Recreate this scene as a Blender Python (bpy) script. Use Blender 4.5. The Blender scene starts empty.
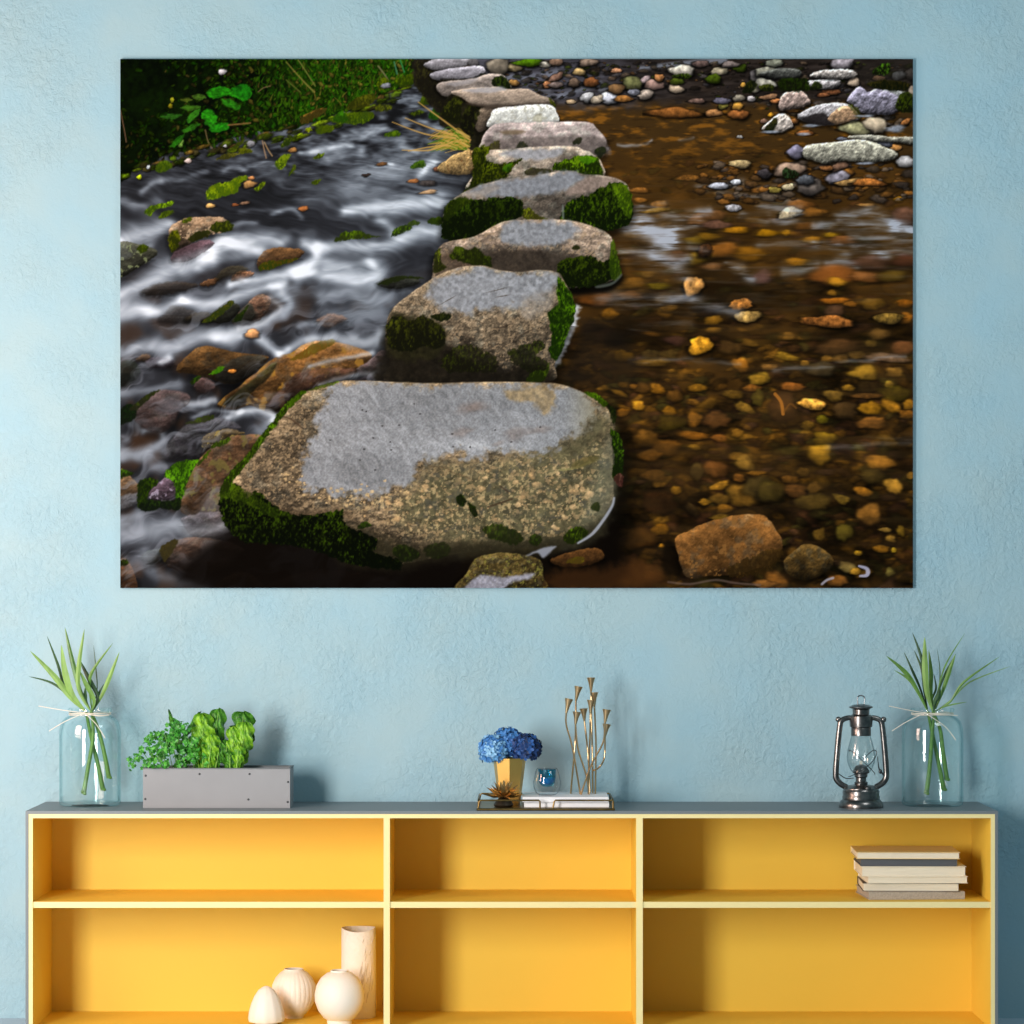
PS = 1.25; GAIN = (1., 1., 1.)
KEY_LOC = (-2.15, -3.8, 1.2); KEY_P = 168; KEY_C = (1, .96, .92); FILL_P = 14; WORLD_C = (.5, .88, 1.); WORLD_S = .2; EXPO = 0.
SIDE_LOC = (-2.3, -1.3, 1.5); SIDE_P = 38; SIDE_C = (1, .66, .52)
# ---------------------------------------------------------------- the printed landscape (numpy pigment map)
import numpy as np
PX0, PY0, PW, PH = 120.0, 59.0, 793.0, 529.0
_rt = np.random.RandomState(7).rand(64, 64, 64).astype(np.float32)

def nz(x, y, seed=0):
    t = _rt[seed % 64]
    xi = np.floor(x).astype(np.int32); yi = np.floor(y).astype(np.int32)
    fx = x - xi; fy = y - yi
    fx = fx*fx*(3-2*fx); fy = fy*fy*(3-2*fy)
    x0 = (xi + 7*(seed//64)) & 63; y0 = yi & 63; x1 = (x0+1) & 63; y1 = (y0+1) & 63
    a = t[y0, x0]; b = t[y0, x1]; c = t[y1, x0]; d = t[y1, x1]
    return (a*(1-fx)+b*fx)*(1-fy)+(c*(1-fx)+d*fx)*fy

def fbm(x, y, s, o=4, seed=0, g=.55):
    v = 0; a = 1.0; n = 0
    for i in range(o):
        v = v + a*nz(x/s+i*17.3, y/s+i*9.1, seed+i*5); n += a; a *= g; s *= .5; x, y = .8*x-.6*y, .6*x+.8*y
    return v/n

def sst(a, b, x):
    t = np.clip((x-a)/(b-a), 0, 1); return t*t*(3-2*t)

def C(*c):
    return np.array(c, np.float32)/255.0

def spline(pts, n=5, closed=True):
    p = np.array(pts, np.float32); m = len(p); out = []
    rng = range(m if closed else m-1)
    for i in rng:
        if closed: a, b, c, d = p[(i-1) % m], p[i], p[(i+1) % m], p[(i+2) % m]
        else: a, b, c, d = p[max(i-1, 0)], p[i], p[i+1], p[min(i+2, m-1)]
        for k in range(n):
            t = k/n
            out.append(.5*((2*b)+(c-a)*t+(2*a-5*b+4*c-d)*t*t+(3*b-a-3*c+d)*t**3))
    if not closed: out.append(p[-1])
    return np.array(out, np.float32)

class Paint:
    def __init__(s, S):
        s.S = S; s.W = int(PW*S)+1; s.H = int(PH*S)+1
        s.xs = PX0+np.arange(s.W, dtype=np.float32)*PW/(s.W-1); s.ys = PY0+np.arange(s.H, dtype=np.float32)*PH/(s.H-1)
        s.X, s.Y = np.meshgrid(s.xs, s.ys); s.im = np.zeros((s.H, s.W, 3), np.float32); s.k = 0
    def box(s, x0, y0, x1, y1, pad):
        a = np.searchsorted(s.xs, x0-pad); b = np.searchsorted(s.xs, x1+pad); c = np.searchsorted(s.ys, y0-pad); d = np.searchsorted(s.ys, y1+pad)
        return (slice(c, d), slice(a, b)) if b > a+1 and d > c+1 else None
    def sdf(s, P, x, y):
        d = np.full(x.shape, 1e9, np.float32); ins = np.zeros(x.shape, bool)
        Q = np.roll(P, -1, 0)
        for (ax, ay), (bx, by) in zip(P, Q):
            ex, ey = bx-ax, by-ay; l = ex*ex+ey*ey+1e-9
            t = np.clip(((x-ax)*ex+(y-ay)*ey)/l, 0, 1)
            d = np.minimum(d, (x-ax-t*ex)**2+(y-ay-t*ey)**2)
            if abs(ey) > 1e-9:
                ins ^= ((ay > y) != (by > y)) & (x < ex*(y-ay)/ey+ax)
        d = np.sqrt(d); return np.where(ins, d, -d)
    def put(s, sl, col, a):
        s.im[sl] += (col-s.im[sl])*a[..., None]
    def region(s, pts, pad=6, rough=0., rs=5., smooth=True):
        s.k += 3
        P = spline(pts) if smooth else np.array(pts, np.float32)
        sl = s.box(P[:, 0].min(), P[:, 1].min(), P[:, 0].max(), P[:, 1].max(), pad+rough)
        if sl is None: return None
        x, y = s.X[sl], s.Y[sl]
        xx, yy = x, y
        if rough:
            xx = x+(fbm(x, y, rs, 3, s.k)-.5)*2*rough; yy = y+(fbm(x, y, rs, 3, s.k+1)-.5)*2*rough
        return sl, x, y, s.sdf(P, xx, yy), P
    def fill(s, pts, col, a=1., soft=.8, rough=0., rs=5., tex=0., ts=3., clip=None):
        r = s.region(pts, soft*2+2, rough, rs)
        if r is None: return
        sl, x, y, d, P = r
        c = np.broadcast_to(np.array(col, np.float32)/255, x.shape+(3,))
        if tex: c = c*(1+(fbm(x, y, ts, 3, s.k+2)-.5)*2*tex)[..., None]
        m = a*sst(-soft, soft, d)
        if clip is not None: m = m*sst(-.6, 1.4, s.sdf(spline(clip), x, y))
        s.put(sl, c, m)
    def rock(s, pts, col, rnd=8., up=.35, tex=.3, ts=4., low=.45, rough=.6, a=1., soft=.7, speck=None, sx=1., shadow=.5, side=.08):
        r = s.region(pts, rnd, rough, max(rnd*.6, 2))
        if r is None: return
        sl, x, y, d, P = r
        y0, y1 = P[:, 1].min(), P[:, 1].max()
        if shadow:
            q = np.roll(sst(-rnd*.7, 0, d), max(1, int(rnd*.2*s.S)), 0)
            s.im[sl] *= (1-shadow*q*(y > (y0+y1)/2))[..., None]
        h = np.sqrt(np.clip(d/rnd, 0, 1)*(2-np.clip(d/rnd, 0, 1)))*rnd
        n1 = fbm(x/sx, y, ts, 4, s.k+2)
        gy, gx = np.gradient(h+(n1-.5)*ts*tex*2.2); gy = gy*s.S; gx = gx*s.S
        sh = 1+up*np.clip(gy, -1.2, 1.2)*.9+side*np.clip(gx, -1, 1)
        t = np.clip((y-y0)/(y1-y0+1e-6), 0, 1)
        sh = sh*(1.12-low*t)
        c = np.array(col, np.float32)/255*sh[..., None]*(1+(n1-.5)*1.4*tex)[..., None]
        n2 = nz(x/1.3, y/1.3, s.k+9); c = c*(1+(n2-.5)*tex*.7)[..., None]
        if rnd >= 8:
            n3 = fbm(x/1.3, y, rnd*1.1, 3, s.k+13); n4 = fbm(x, y, rnd*.55, 2, s.k+17)
            c = c*(1+(n3-.5)*1.1)[..., None]; gq = sst(.5, .72, n4)[..., None]*.5; c = c+(c.mean(-1, keepdims=True)*np.array([.96, 1., .92], np.float32)-c)*(gq*.6)
        if speck is not None:
            m = sst(.6, .72, fbm(x, y, ts*.8, 3, s.k+11))
            c = c+(np.array(speck, np.float32)/255-c)*(m*.75)[..., None]
        s.put(sl, np.clip(c, 0, 1), a*sst(-soft, soft, d))
    def moss(s, pts, br=(92, 130, 14), dk=(14, 22, 5), rough=2.2, a=1., ts=2.4, bias=.0, fade=.5, hang=True):
        r = s.region(pts, 4, rough, 3.)
        if r is None: return
        sl, x, y, d, P = r
        y0, y1 = P[:, 1].min(), P[:, 1].max()
        n = fbm(x, y/(1.8 if hang else 1), ts*.85, 3, s.k+2)+.45*(nz(x/.9, y/1.5, s.k+5)-.5)+.25*(fbm(x, y, 9, 2, s.k+6)-.5)
        t = np.clip((y-y0)/(y1-y0+1e-6), 0, 1)
        m = sst(.30, .95, n+bias-fade*(t-.3)*.7)
        c = C(*dk)*(1-m[..., None])+C(*br)*m[..., None]*(.42+.6*nz(x/14, y/14, s.k+8))[..., None]
        s.put(sl, c, a*sst(-.8, .8, d))
    def peb(s, cx, cy, rx, ry, rot=0., col=(120, 80, 30), a=1., soft=.25, hl=.35, out=.55, tex=.25):
        s.k += 3
        R = max(rx, ry)*1.5
        sl = s.box(cx-R, cy-R, cx+R, cy+R, 1)
        if sl is None: return
        x, y = s.X[sl]-cx, s.Y[sl]-cy
        ca, sa = np.cos(np.radians(rot)), np.sin(np.radians(rot))
        u = (x*ca+y*sa)/rx; v = (-x*sa+y*ca)/ry
        th = np.arctan2(v, u)
        r = np.sqrt(u*u+v*v)*(1+.22*(nz(np.cos(th)*1.1+s.k*1.7+5, np.sin(th)*1.1+9+s.k, s.k)-.5)*2)
        r = r*(1+.16*(nz(np.cos(th)*2.6+s.k*2.3+15, np.sin(th)*2.6+3+s.k, s.k+7)-.5)*2)*(1-.05*np.cos(3*th+s.k))
        if out: s.im[sl] *= (1-out*a*np.clip(1-(r*np.where(y > 0, .78, .95)-.85)/.35, 0, 1)*(r > .8))[..., None]
        sh = 1+hl*(-.55*v-.15*u)-.28*r*r*hl*1.4
        n = fbm(x+cx, y+cy, max(2.2, ry*.7), 3, s.k+1)
        c = np.array(col, np.float32)/255*(sh*(1+(n-.5)*2*tex))[..., None]
        s.put(sl, np.clip(c, 0, 1), a*sst(1+soft, 1-soft, r))
    def pdist(s, pts, x, y, w):
        P = spline(pts, 6, False); m = len(P); W = np.interp(np.linspace(0, 1, m), np.linspace(0, 1, len(w)), w)
        best = np.full(x.shape, 1e9, np.float32); bw = np.full(x.shape, w[0], np.float32)
        for i in range(m-1):
            ax, ay = P[i]; ex, ey = P[i+1]-P[i]; l = ex*ex+ey*ey+1e-9
            t = np.clip(((x-ax)*ex+(y-ay)*ey)/l, 0, 1)
            d = (x-ax-t*ex)**2+(y-ay-t*ey)**2
            u = d < best; best = np.where(u, d, best); bw = np.where(u, W[i]+(W[i+1]-W[i])*t, bw)
        return np.sqrt(best), bw
    def line(s, pts, col, w=1., a=1., soft=.6):
        w = w if isinstance(w, (list, tuple)) else [w, w]
        p = np.array(pts)
        sl = s.box(p[:, 0].min(), p[:, 1].min(), p[:, 0].max(), p[:, 1].max(), max(w)*2+3)
        if sl is None: return
        d, bw = s.pdist(pts, s.X[sl], s.Y[sl], w)
        s.put(sl, np.broadcast_to(np.array(col, np.float32)/255, d.shape+(3,)), a*sst(bw+soft, np.maximum(bw-soft, -.2), d))
    def glow(s, arr, pts, w, a):
        """adds a soft ribbon to a scalar map"""
        p = np.array(pts); w = w if isinstance(w, (list, tuple)) else [w, w]
        sl = s.box(p[:, 0].min(), p[:, 1].min(), p[:, 0].max(), p[:, 1].max(), max(w)*2.6)
        if sl is None: return
        x, y = s.X[sl], s.Y[sl]
        x2 = x+(fbm(x, y, 14, 2, 3)-.5)*5; y2 = y+(fbm(x, y, 14, 2, 4)-.5)*5
        d, bw = s.pdist(pts, x2, y2, w)
        arr[sl] += a*np.exp(-(d/bw)**2)

def hblur(im, n):
    k = np.cumsum(np.pad(im, ((0, 0), (n+1, n), (0, 0)), mode='edge'), 1)
    return (k[:, 2*n+1:]-k[:, :-2*n-1])/(2*n+1)

def paint(S=1.25):
    p = Paint(S); X, Y = p.X, p.Y; R = np.random.RandomState(11)
    # ---- brown river bed on the right
    base = fbm(X, Y*2, 26, 4, 2)
    p.im[:] = C(66, 43, 16)*(.6+.8*base)[..., None]
    far = sst(205, 120, Y)*sst(55, 110, Y)
    nn = fbm(X/3.2, Y, 4.5, 4, 9); warm = sst(.45, .75, nn)
    p.im += (far*.9)[..., None]*((C(60, 42, 20)*(1-warm[..., None])+C(132, 84, 26)*warm[..., None])-p.im)
    pal = [(52, 35, 14), (84, 55, 20), (112, 72, 24), (134, 88, 28), (160, 104, 30), (84, 72, 28), (66, 54, 22), (104, 62, 34), (92, 60, 40), (44, 30, 14), (182, 124, 38), (74, 46, 22)]
    pw = np.array([14, 14, 13, 9, 6, 8, 8, 8, 5, 9, 2.4, 9.]); pw /= pw.sum()
    L = []
    for i in range(2300):
        y = 150+(R.rand()**.8)*445; x = 470+R.rand()*450
        f = np.clip((y-100)/420, .08, 1)
        r = (3.2+9.5*f)*(.35+.85*R.rand()**1.6)
        L.append((y, x, r))
    L.sort(key=lambda q: q[0]-q[2]*1.2)
    for y, x, r in L:
        f = np.clip((y-100)/420, .08, 1)
        c = np.array(pal[R.choice(12, p=pw)])*(.62+.4*R.rand())
        p.peb(x, y, r*(.9+.5*R.rand()), r*(.34+.25*R.rand()+.12*f), (R.rand()-.5)*60, c*.92, a=.72*min(1, .35+f), soft=.28, hl=.45, out=.42, tex=.45)
    p.im += (hblur(p.im, int(1.4*S))-p.im)*.7
    dk = sst(.55, .3, fbm(X, Y*1.6, 60, 3, 21))
    p.im *= (1-.45*dk*sst(190, 260, Y))[..., None]
    # ---- single stones of the bed
    for q in BED: p.peb(q[0], q[1], q[2]*1.04, q[3]*1.04, q[4], q[5], a=.82, soft=.22, hl=.5, out=.5, tex=.42)
    p.im += (hblur(p.im, int(1.6*S))-p.im)*.5*(Y > 190)[..., None]
    vl = sst(.42, .72, fbm(X/7, Y, 8, 4, 36)); p.im += (C(58, 42, 22)-p.im)*(vl*.42*(Y > 180))[..., None]
    p.line([(775, 394), (781, 402), (783, 414)], (178, 110, 40), 1.6, .8); p.line([(784, 412), (790, 404), (796, 408)], (120, 76, 30), 1, .6)
    p.fill([(664, 543), (673, 542), (682, 560), (680, 576), (664, 572)], (16, 11, 6), .85, 3)
    p.rock([(675, 539), (687, 531), (709, 522), (733, 516), (760, 515), (770, 521), (780, 536), (783, 548), (775, 562), (760, 568), (735, 574), (709, 576), (687, 577), (679, 558)], (106, 70, 34), 14, .34, .3, 6, .3, 1.5, speck=(134, 92, 46))
    p.moss([(726, 572), (740, 562), (758, 555), (772, 548), (782, 552), (776, 566), (764, 574), (740, 578)], (104, 72, 26), (40, 28, 10), 4, .75, 2.5)
    p.rock([(784, 561), (793, 552), (804, 544), (819, 547), (833, 558), (829, 570), (807, 580), (788, 574)], (78, 58, 28), 10, .4, .4, 5, .45, 1)
    p.line([(668, 582), (690, 584), (715, 580), (735, 583), (760, 585)], (112, 92, 84), 1, .6, 1)
    p.line([(822, 584), (827, 580), (833, 578)], (170, 165, 180), 1.2, .8); p.line([(859, 566), (867, 569), (867, 575), (860, 576)], (170, 166, 190), [1, 2.2, 1], .9)
    for q in [((612, 520), 26, 46, .75), ((600, 470), 28, 60, .45), ((585, 565), 50, 22, .55), ((668, 500), 26, 12, .35), ((690, 515), 18, 10, .6), ((640, 330), 46, 22, .5), ((660, 300), 60, 12, .3), ((778, 512), 16, 8, .6), ((820, 522), 14, 10, .6)]:
        p.im *= (1-q[3]*np.exp(-((X-q[0][0])/q[1])**2-((Y-q[0][1])/q[2])**2))[..., None]
    # silky blur where the shallow water runs
    b = hblur(p.im, int(7*S)); m = np.exp(-((Y-262)/50)**2)*.75+np.exp(-((Y-368)/14)**2)*.35*(X > 600)+np.exp(-((Y-455)/22)**2)*.45+np.exp(-((Y-335)/14)**2)*.5
    m = np.clip(m*(.5+fbm(X/4, Y, 9, 3, 33)), 0, .9)*(X > 560)
    p.im += (b-p.im)*m[..., None]
    for q in SHARP: p.peb(q[0], q[1], q[2], q[3], q[4], q[5], soft=.14, hl=.7, out=.6, tex=.7)
    # white water on the right
    Lr = np.zeros_like(X)
    for pts, w, a in WHITE_R: p.glow(Lr, pts, [q*1.55 for q in w] if isinstance(w, list) else w*1.55, a*.74)
    th = fbm((X+.15*Y)/9, Y, 3.5, 4, 41)
    Lr = np.clip(Lr*sst(.2, .75, th)*1.5, 0, 1)+.10*sst(.5, .9, fbm((X)/12, Y, 3, 3, 44))*(X > 600)*np.exp(-((Y-255)/60)**2)
    p.im += (C(176, 182, 196)-p.im)*np.clip(Lr, 0, .93)[..., None]
    rip = sst(.62, .8, fbm(X/5, Y, 2.6, 3, 47))*np.exp(-((Y-150)/40)**2)
    p.im += (C(30, 20, 10)-p.im)*(rip*.5*(X > 540))[..., None]
    # ---- upper right stream and gravel
    up = sst(112, 98, Y+(fbm(X, Y, 14, 3, 50)-.5)*16)*(X > 470)
    st = fbm((X+1.2*Y)/6, Y, 3.2, 4, 52)
    bl = sst(690, 560, X)
    wc = C(36, 31, 30)*(1-bl[..., None])+C(62, 63, 74)*bl[..., None]
    p.im += (up*.9)[..., None]*(wc*(.35+1.3*st)[..., None]-p.im)
    for pts, w, a in [([(506, 78), (540, 76), (556, 72)], 3, .5), ([(560, 96), (580, 90), (600, 84)], 2.5, .5), ([(547, 95), (562, 97)], 2, .35), ([(640, 68), (687, 63), (724, 60)], [1.5, 3.5], .8), ([(600, 90), (612, 86)], 2, .6), ([(520, 84), (548, 90)], 3, .3)]:
        p.line(pts, (150, 156, 172), w, a*.8, 2)
    for i in range(900):
        y = 62+R.rand()**1.1*66; x = 500+R.rand()*413
        if y > 112-30*np.exp(-((x-660)/70.)**2)+18*(x > 780)*1.0: continue
        if x < 600 and y > 98: continue
        c = np.array([(88, 72, 56), (60, 52, 44), (120, 96, 76), (100, 92, 90), (70, 66, 70), (128, 84, 46), (50, 54, 18), (64, 74, 20), (34, 28, 22), (40, 32, 24)][R.randint(10)])*(.5+.6*R.rand())
        r = 1.0+2.6*R.rand()**3
        p.peb(x, y, r*1.5, r*.7, (R.rand()-.5)*40, c*.85, a=.75, soft=.4, hl=.7, out=.5, tex=.5)
    for i in range(150):
        y = 160+R.rand()*42; x = 700+R.rand()*213
        c = np.array([(120, 78, 34), (90, 62, 34), (150, 96, 40), (70, 60, 54), (100, 84, 70)][R.randint(5)])*(.6+.5*R.rand())
        r = 2+3.6*R.rand()**2
        p.peb(x, y, r*1.5, r*.7, (R.rand()-.5)*30, c, a=.85, soft=.3, hl=.6)
    for q in GRAVEL: p.peb(q[0], q[1], q[2]*1.05, q[3]*1.1, q[4], q[5], soft=.16, hl=.85, out=.75, tex=.45)
    for pts, c, rr in ROCKS_R: p.rock(pts, c, rr, .5, .5, 4, .5, .8, shadow=.7, side=.2)
    p.fill([(803, 118), (822, 113), (830, 119), (834, 124), (816, 125), (804, 122)], (24, 20, 20), .85, 1.2, 1)
    p.rock([(828, 118), (842, 106), (853, 109), (858, 117), (847, 122), (836, 124)], (176, 140, 108), 5, .3, .6, 3, .5, .8, shadow=0)
    p.moss([(848, 104), (856, 106), (861, 114), (858, 119)], (110, 120, 30), (50, 50, 20), 2, .7)
    p.fill([(857, 76), (862, 64), (900, 60), (913, 62), (913, 80), (900, 88), (880, 90), (866, 84)], (34, 30, 26), .55, 5, 4)
    for m in [([(872, 74), (878, 66), (888, 63), (891, 70), (884, 75)], (92, 150, 26)), ([(896, 110), (899, 96), (906, 92), (913, 96), (913, 112)], (74, 92, 12)), ([(780, 80), (795, 78), (808, 80), (808, 90), (790, 92), (780, 90)], (52, 80, 10)), ([(811, 90), (814, 82), (819, 82), (823, 88)], (58, 74, 14)), ([(760, 86), (766, 84), (774, 86), (774, 91), (761, 90)], (90, 100, 20)), ([(764, 130), (770, 122), (776, 118), (777, 124), (772, 131)], (96, 90, 22)), ([(742, 92), (750, 80), (757, 84), (752, 92)], (60, 66, 16)), ([(884, 86), (896, 82), (910, 84), (906, 90), (890, 91)], (74, 62, 20)), ([(672, 76), (684, 73), (692, 76), (684, 79)], (110, 150, 20)), ([(782, 172), (786, 168), (798, 172), (795, 178), (784, 178)], (50, 80, 40)), ([(866, 84), (880, 80), (905, 82), (902, 88), (880, 89)], (66, 58, 18))]:
        p.moss(m[0], m[1], (14, 18, 6), 1.6, .95, 2., .1)
    for q in [(865, 116, 8, 1.2), (811, 125.5, 8, 1.4), (864, 163.5, 8, 1.2), (804, 134, 6, 1.5), (770, 132, 8, 1.), (893, 168, 0.1, .1), (895, 129, 9, 3)]:
        p.peb(q[0], q[1], q[2], q[3], 0, (150, 156, 170), .85, .5, .2, 0)
    # ---- left torrent
    left = sst(-6, 6, (430-(X+.0*Y))+0*Y)
    edge = np.interp(Y, [59, 100, 150, 200, 260, 330, 400, 480, 540, 588], [452, 452, 478, 476, 470, 440, 430, 420, 470, 450])
    left = sst(6, -6, X-edge)
    Lw = np.zeros_like(X)
    for pts, w, a in WHITE_L: p.glow(Lw, pts, [q*1.12 for q in w] if isinstance(w, list) else w*1.12, a*.84)
    wx = X+(fbm(X, Y, 40, 3, 60)-.5)*40; wy = Y+(fbm(X, Y, 34, 3, 61)-.5)*34
    an = np.radians(np.interp(Y, [100, 200, 330, 588], [-10, -14, -24, -18]))
    u = wx*np.cos(an)+wy*np.sin(an); v = -wx*np.sin(an)+wy*np.cos(an)
    fs = np.interp(Y, [60, 160, 260, 588], [1.9, 3.4, 8.5, 10.])
    f1 = fbm(u/(fs*4.6), v/fs, 1., 4, 63, .6); f2 = fbm(u/(fs*9), v/(fs*2.2), 1., 3, 66)
    lv = np.interp(Y, [60, 130, 200, 240, 330, 430, 588], [.12, .24, .17, .15, .13, .07, .03])
    lv = lv+.15*np.exp(-((X-350)/85)**2-((Y-275)/42)**2)+.10*np.exp(-((X-170)/60)**2-((Y-300)/45)**2)+.08*np.exp(-((X-390)/60)**2-((Y-180)/26)**2)-.08*np.exp(-((X-215)/70)**2-((Y-190)/26)**2)
    lev = lv+(f1-.5)*.34*np.interp(Y, [60, 200, 588], [1.5, .8, .6])+(f2-.5)*.32+Lw*(.72+.6*f1)
    # choppy ripples further up
    ch = fbm(X/2.4, Y, 4.2, 3, 70)-.5
    lev = lev+ch*sst(210, 100, Y)*1.15
    lev = np.clip(lev, 0, 1.15)
    tone = np.stack([np.interp(lev, [0, .15, .4, .7, 1.0, 1.15], c) for c in ([20, 38, 82, 134, 192, 216], [21, 40, 88, 143, 201, 224], [23, 45, 97, 154, 212, 234])], -1)/255
    tint = sst(.5, .75, fbm(X, Y, 30, 3, 72))*sst(250, 330, Y)*np.clip(1-lev*1.8, 0, 1)
    tone = (tone+2*hblur(tone, int(3*S)))/3
    tone = tone+(C(64, 42, 26)-tone)*(tint*.6)[..., None]
    p.im += (tone-p.im)*left[..., None]
    low = sst(500, 575, Y)*sst(150, 300, X)*sst(480, 440, X)
    p.im += (C(16, 12, 10)-p.im)*(low*.9)[..., None]
    Lv = np.zeros_like(X); p0 = None
    for k in ROCKS_L:
        p.rock(k[0], tuple(.62*v+.06*sum(k[1]) for v in k[1]), k[2], .38, .42, k[2]*.7, .55, 1.2, a=k[3], soft=1.4 if k[3] < .9 else .8, speck=k[4] if len(k) > 4 else None, sx=1.6, shadow=.35)  # rock colours dulled and darkened to cancel the warm, stronger lamp light here
    vl = sst(.46, .72, f1)*left*sst(250, 340, Y)*sst(430, 380, X)*.42; p.im += (C(128, 134, 146)-p.im)*vl[..., None]
    vm = np.clip((lev-.34)*1.1, 0, .75)*left*sst(230, 270, Y); p.im += (tone-p.im)*vm[..., None]
    for k in MOSS_L: p.moss(k[0], tuple(.8*v for v in k[1]), k[2], 1.8, .95, 2.2, k[3] if len(k) > 3 else .05)  # moss greens lowered to offset the brighter lamp light on this side
    for pts, w, a in WHITE_L2: p.glow(Lv, pts, w, a)
    Lv = np.clip(Lv*(.35+1.1*f1), 0, .9)
    p.im += (C(190, 197, 206)-p.im)*Lv[..., None]
    # ---- overgrown bank, upper left
    bk = [(110, 50), (420, 50), (417, 72), (414, 80), (398, 86), (375, 98), (345, 110), (318, 122), (290, 130), (262, 132), (235, 136), (212, 145), (190, 150), (168, 154), (140, 166), (110, 178)]
    r = p.region(bk, 8, 4, 7); sl, x, y, d, _ = r
    br = np.clip(np.interp(x, [120, 200, 280, 330, 415], [.25, .45, .75, 1.15, 1.15])*np.interp(y, [59, 110, 150], [1., .95, .55]), 0, 1.3)
    n = fbm(x, y, 5, 4, 80); n2 = fbm(x, y, 26, 3, 82)
    g = sst(.38, .85, n*.6+n2*.55)*br*.8  # bank green also toned down against the stronger light at left
    c = C(5, 9, 4)*(1-g[..., None])+C(26, 62, 6)*g[..., None]
    p.put(sl, c, sst(-1.5, 1.5, d))
    for i in range(3800):
        x0 = 120+R.rand()*298; t = (x0-120)/298.; yb = np.interp(x0, [120, 200, 262, 345, 415], [170, 150, 134, 112, 80])
        y0 = 57+R.rand()*(yb-57)
        dens = .22+.9*t-.35*np.exp(-((x0-165)/50)**2-((y0-90)/26)**2)
        if R.rand() > dens: continue
        b = (.35+.75*R.rand())*np.interp(x0, [120, 210, 300, 415], [.42, .62, .95, 1.05])
        hue = R.rand()
        col = np.array([34+58*hue, 112+30*hue, 8+8*hue])*b*.7 if R.rand() < .86 else np.array([126, 112, 40])*b*.8
        if R.rand() < .55 and x0 > 255:
            l = 4+7*R.rand(); an_ = -1.57+(R.rand()-.5)*1.3
            p.line([(x0, y0), (x0+np.cos(an_)*l*.5, y0+np.sin(an_)*l*.5), (x0+np.cos(an_)*l+1.5*(R.rand()-.5)*3, y0+np.sin(an_)*l)], col, [.7, .25], .8, .5)
        else:
            rr = .9+1.5*R.rand(); p.peb(x0, y0, rr*1.5, rr*.8, R.rand()*180, col, .9, .3, .5, .4)
    for l_ in LEAVES:
        p.fill(l_[0], tuple(.72*v for v in l_[1]), .95, .8, 1.4, 3, .55, 3)
        ctr = np.mean(np.array(l_[0]), 0)
        for q in l_[0][::2]: p.line([tuple(ctr), q], np.array(l_[1])*1.05, .35, .4, .5)
    for pts, col, w in TWIGS: p.line(pts, col, w, .8, .5)
    for k in range(85):
        x0 = 122+R.rand()*290; yb = np.interp(x0, [120, 168, 212, 262, 318, 375, 415], [176, 158, 148, 137, 126, 101, 82])+(R.rand()-.35)*14
        c = np.array([(98, 118, 12), (70, 92, 10), (44, 60, 8), (120, 92, 34), (52, 46, 22), (60, 74, 16)][R.randint(6)])*(.55+.6*R.rand())
        p.peb(x0, yb, 2+6*R.rand(), 1+2.2*R.rand(), -16, c, .85, .35, .8, .5, .6)
    for k in MOSS_B: p.moss(k[0], tuple(.85*v for v in k[1]), k[2] if len(k) > 2 else (30, 44, 6), 1.6, .95, 2.2, .15)
    for q in [(222, 72, 4, 3, (190, 185, 190)), (188, 161, 3, 2.4, (200, 180, 175)), (251, 144, 4, 3, (120, 120, 125)), (139, 177, 2.2, 2, (190, 205, 30)), (172, 100, 2, 2.4, (150, 150, 30)), (170, 106, 2.2, 2, (130, 120, 20)), (249, 184, 6, 4, (170, 128, 78)), (251, 178, 3, 2, (190, 130, 80)), (148, 167, 2, 2, (190, 200, 205)), (225, 146, 1.6, 1.4, (190, 190, 200)), (210, 206, 5, 2.2, (190, 150, 90)), (303, 209, 5, 2.4, (150, 92, 50)), (235, 205, 3.5, 1.5, (120, 70, 40)), (245, 203, 5, 1.6, (110, 84, 66)), (252, 333.5, 6.5, 4.4, (206, 150, 98)), (232, 371, 5, 2, (190, 120, 50)), (293, 166, 0.1, .1, (9, 9, 9)), (382, 164, 6, 1.8, (104, 72, 44)), (293, 150, 4, 2.6, (140, 100, 54)), (366, 175, 3.5, 1.5, (50, 40, 36)), (414, 181, 5, 2.4, (160, 104, 60)), (428, 183, 8, 3, (66, 60, 58)), (428, 192, 8, 2, (180, 146, 110)), (438, 169, 5, 2.4, (150, 96, 70)), (386, 86, 5, 2.4, (120, 122, 130))]:
        p.peb(q[0], q[1], q[2], q[3], -6, q[4], 1, .25, .6, .5, .3)
    # ---- stepping stones, far to near
    far_side(p)
    for f in STEPS: f(p)
    # grass tuft between the stones
    R2 = np.random.RandomState(3)
    for i in range(150):
        x0 = 452+R2.rand()*18; y0 = 136+R2.rand()*14; l = 12+18*R2.rand(); a_ = np.radians(150+75*R2.rand())
        c = [(176, 138, 62), (150, 120, 40), (196, 160, 84), (84, 110, 20), (60, 104, 16)][R2.randint(5)]
        p.line([(x0, y0), (x0+np.cos(a_)*l*.5, y0-abs(np.sin(a_))*l*.55), (x0+np.cos(a_)*l, y0-abs(np.sin(a_))*l*.35+R2.rand()*4)], c, [.7, .25], .75, .5)
    for pts in [[(470, 140), (440, 118), (418, 102)], [(455, 138), (425, 134), (392, 122)], [(452, 142), (430, 150), (402, 150)], [(450, 146), (436, 146), (408, 151)], [(452, 135), (430, 128), (405, 118)]]:
        p.line(pts, (186, 146, 76), [1., .4], .85, .5)
    return np.clip(p.im, 0, 1)
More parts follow.
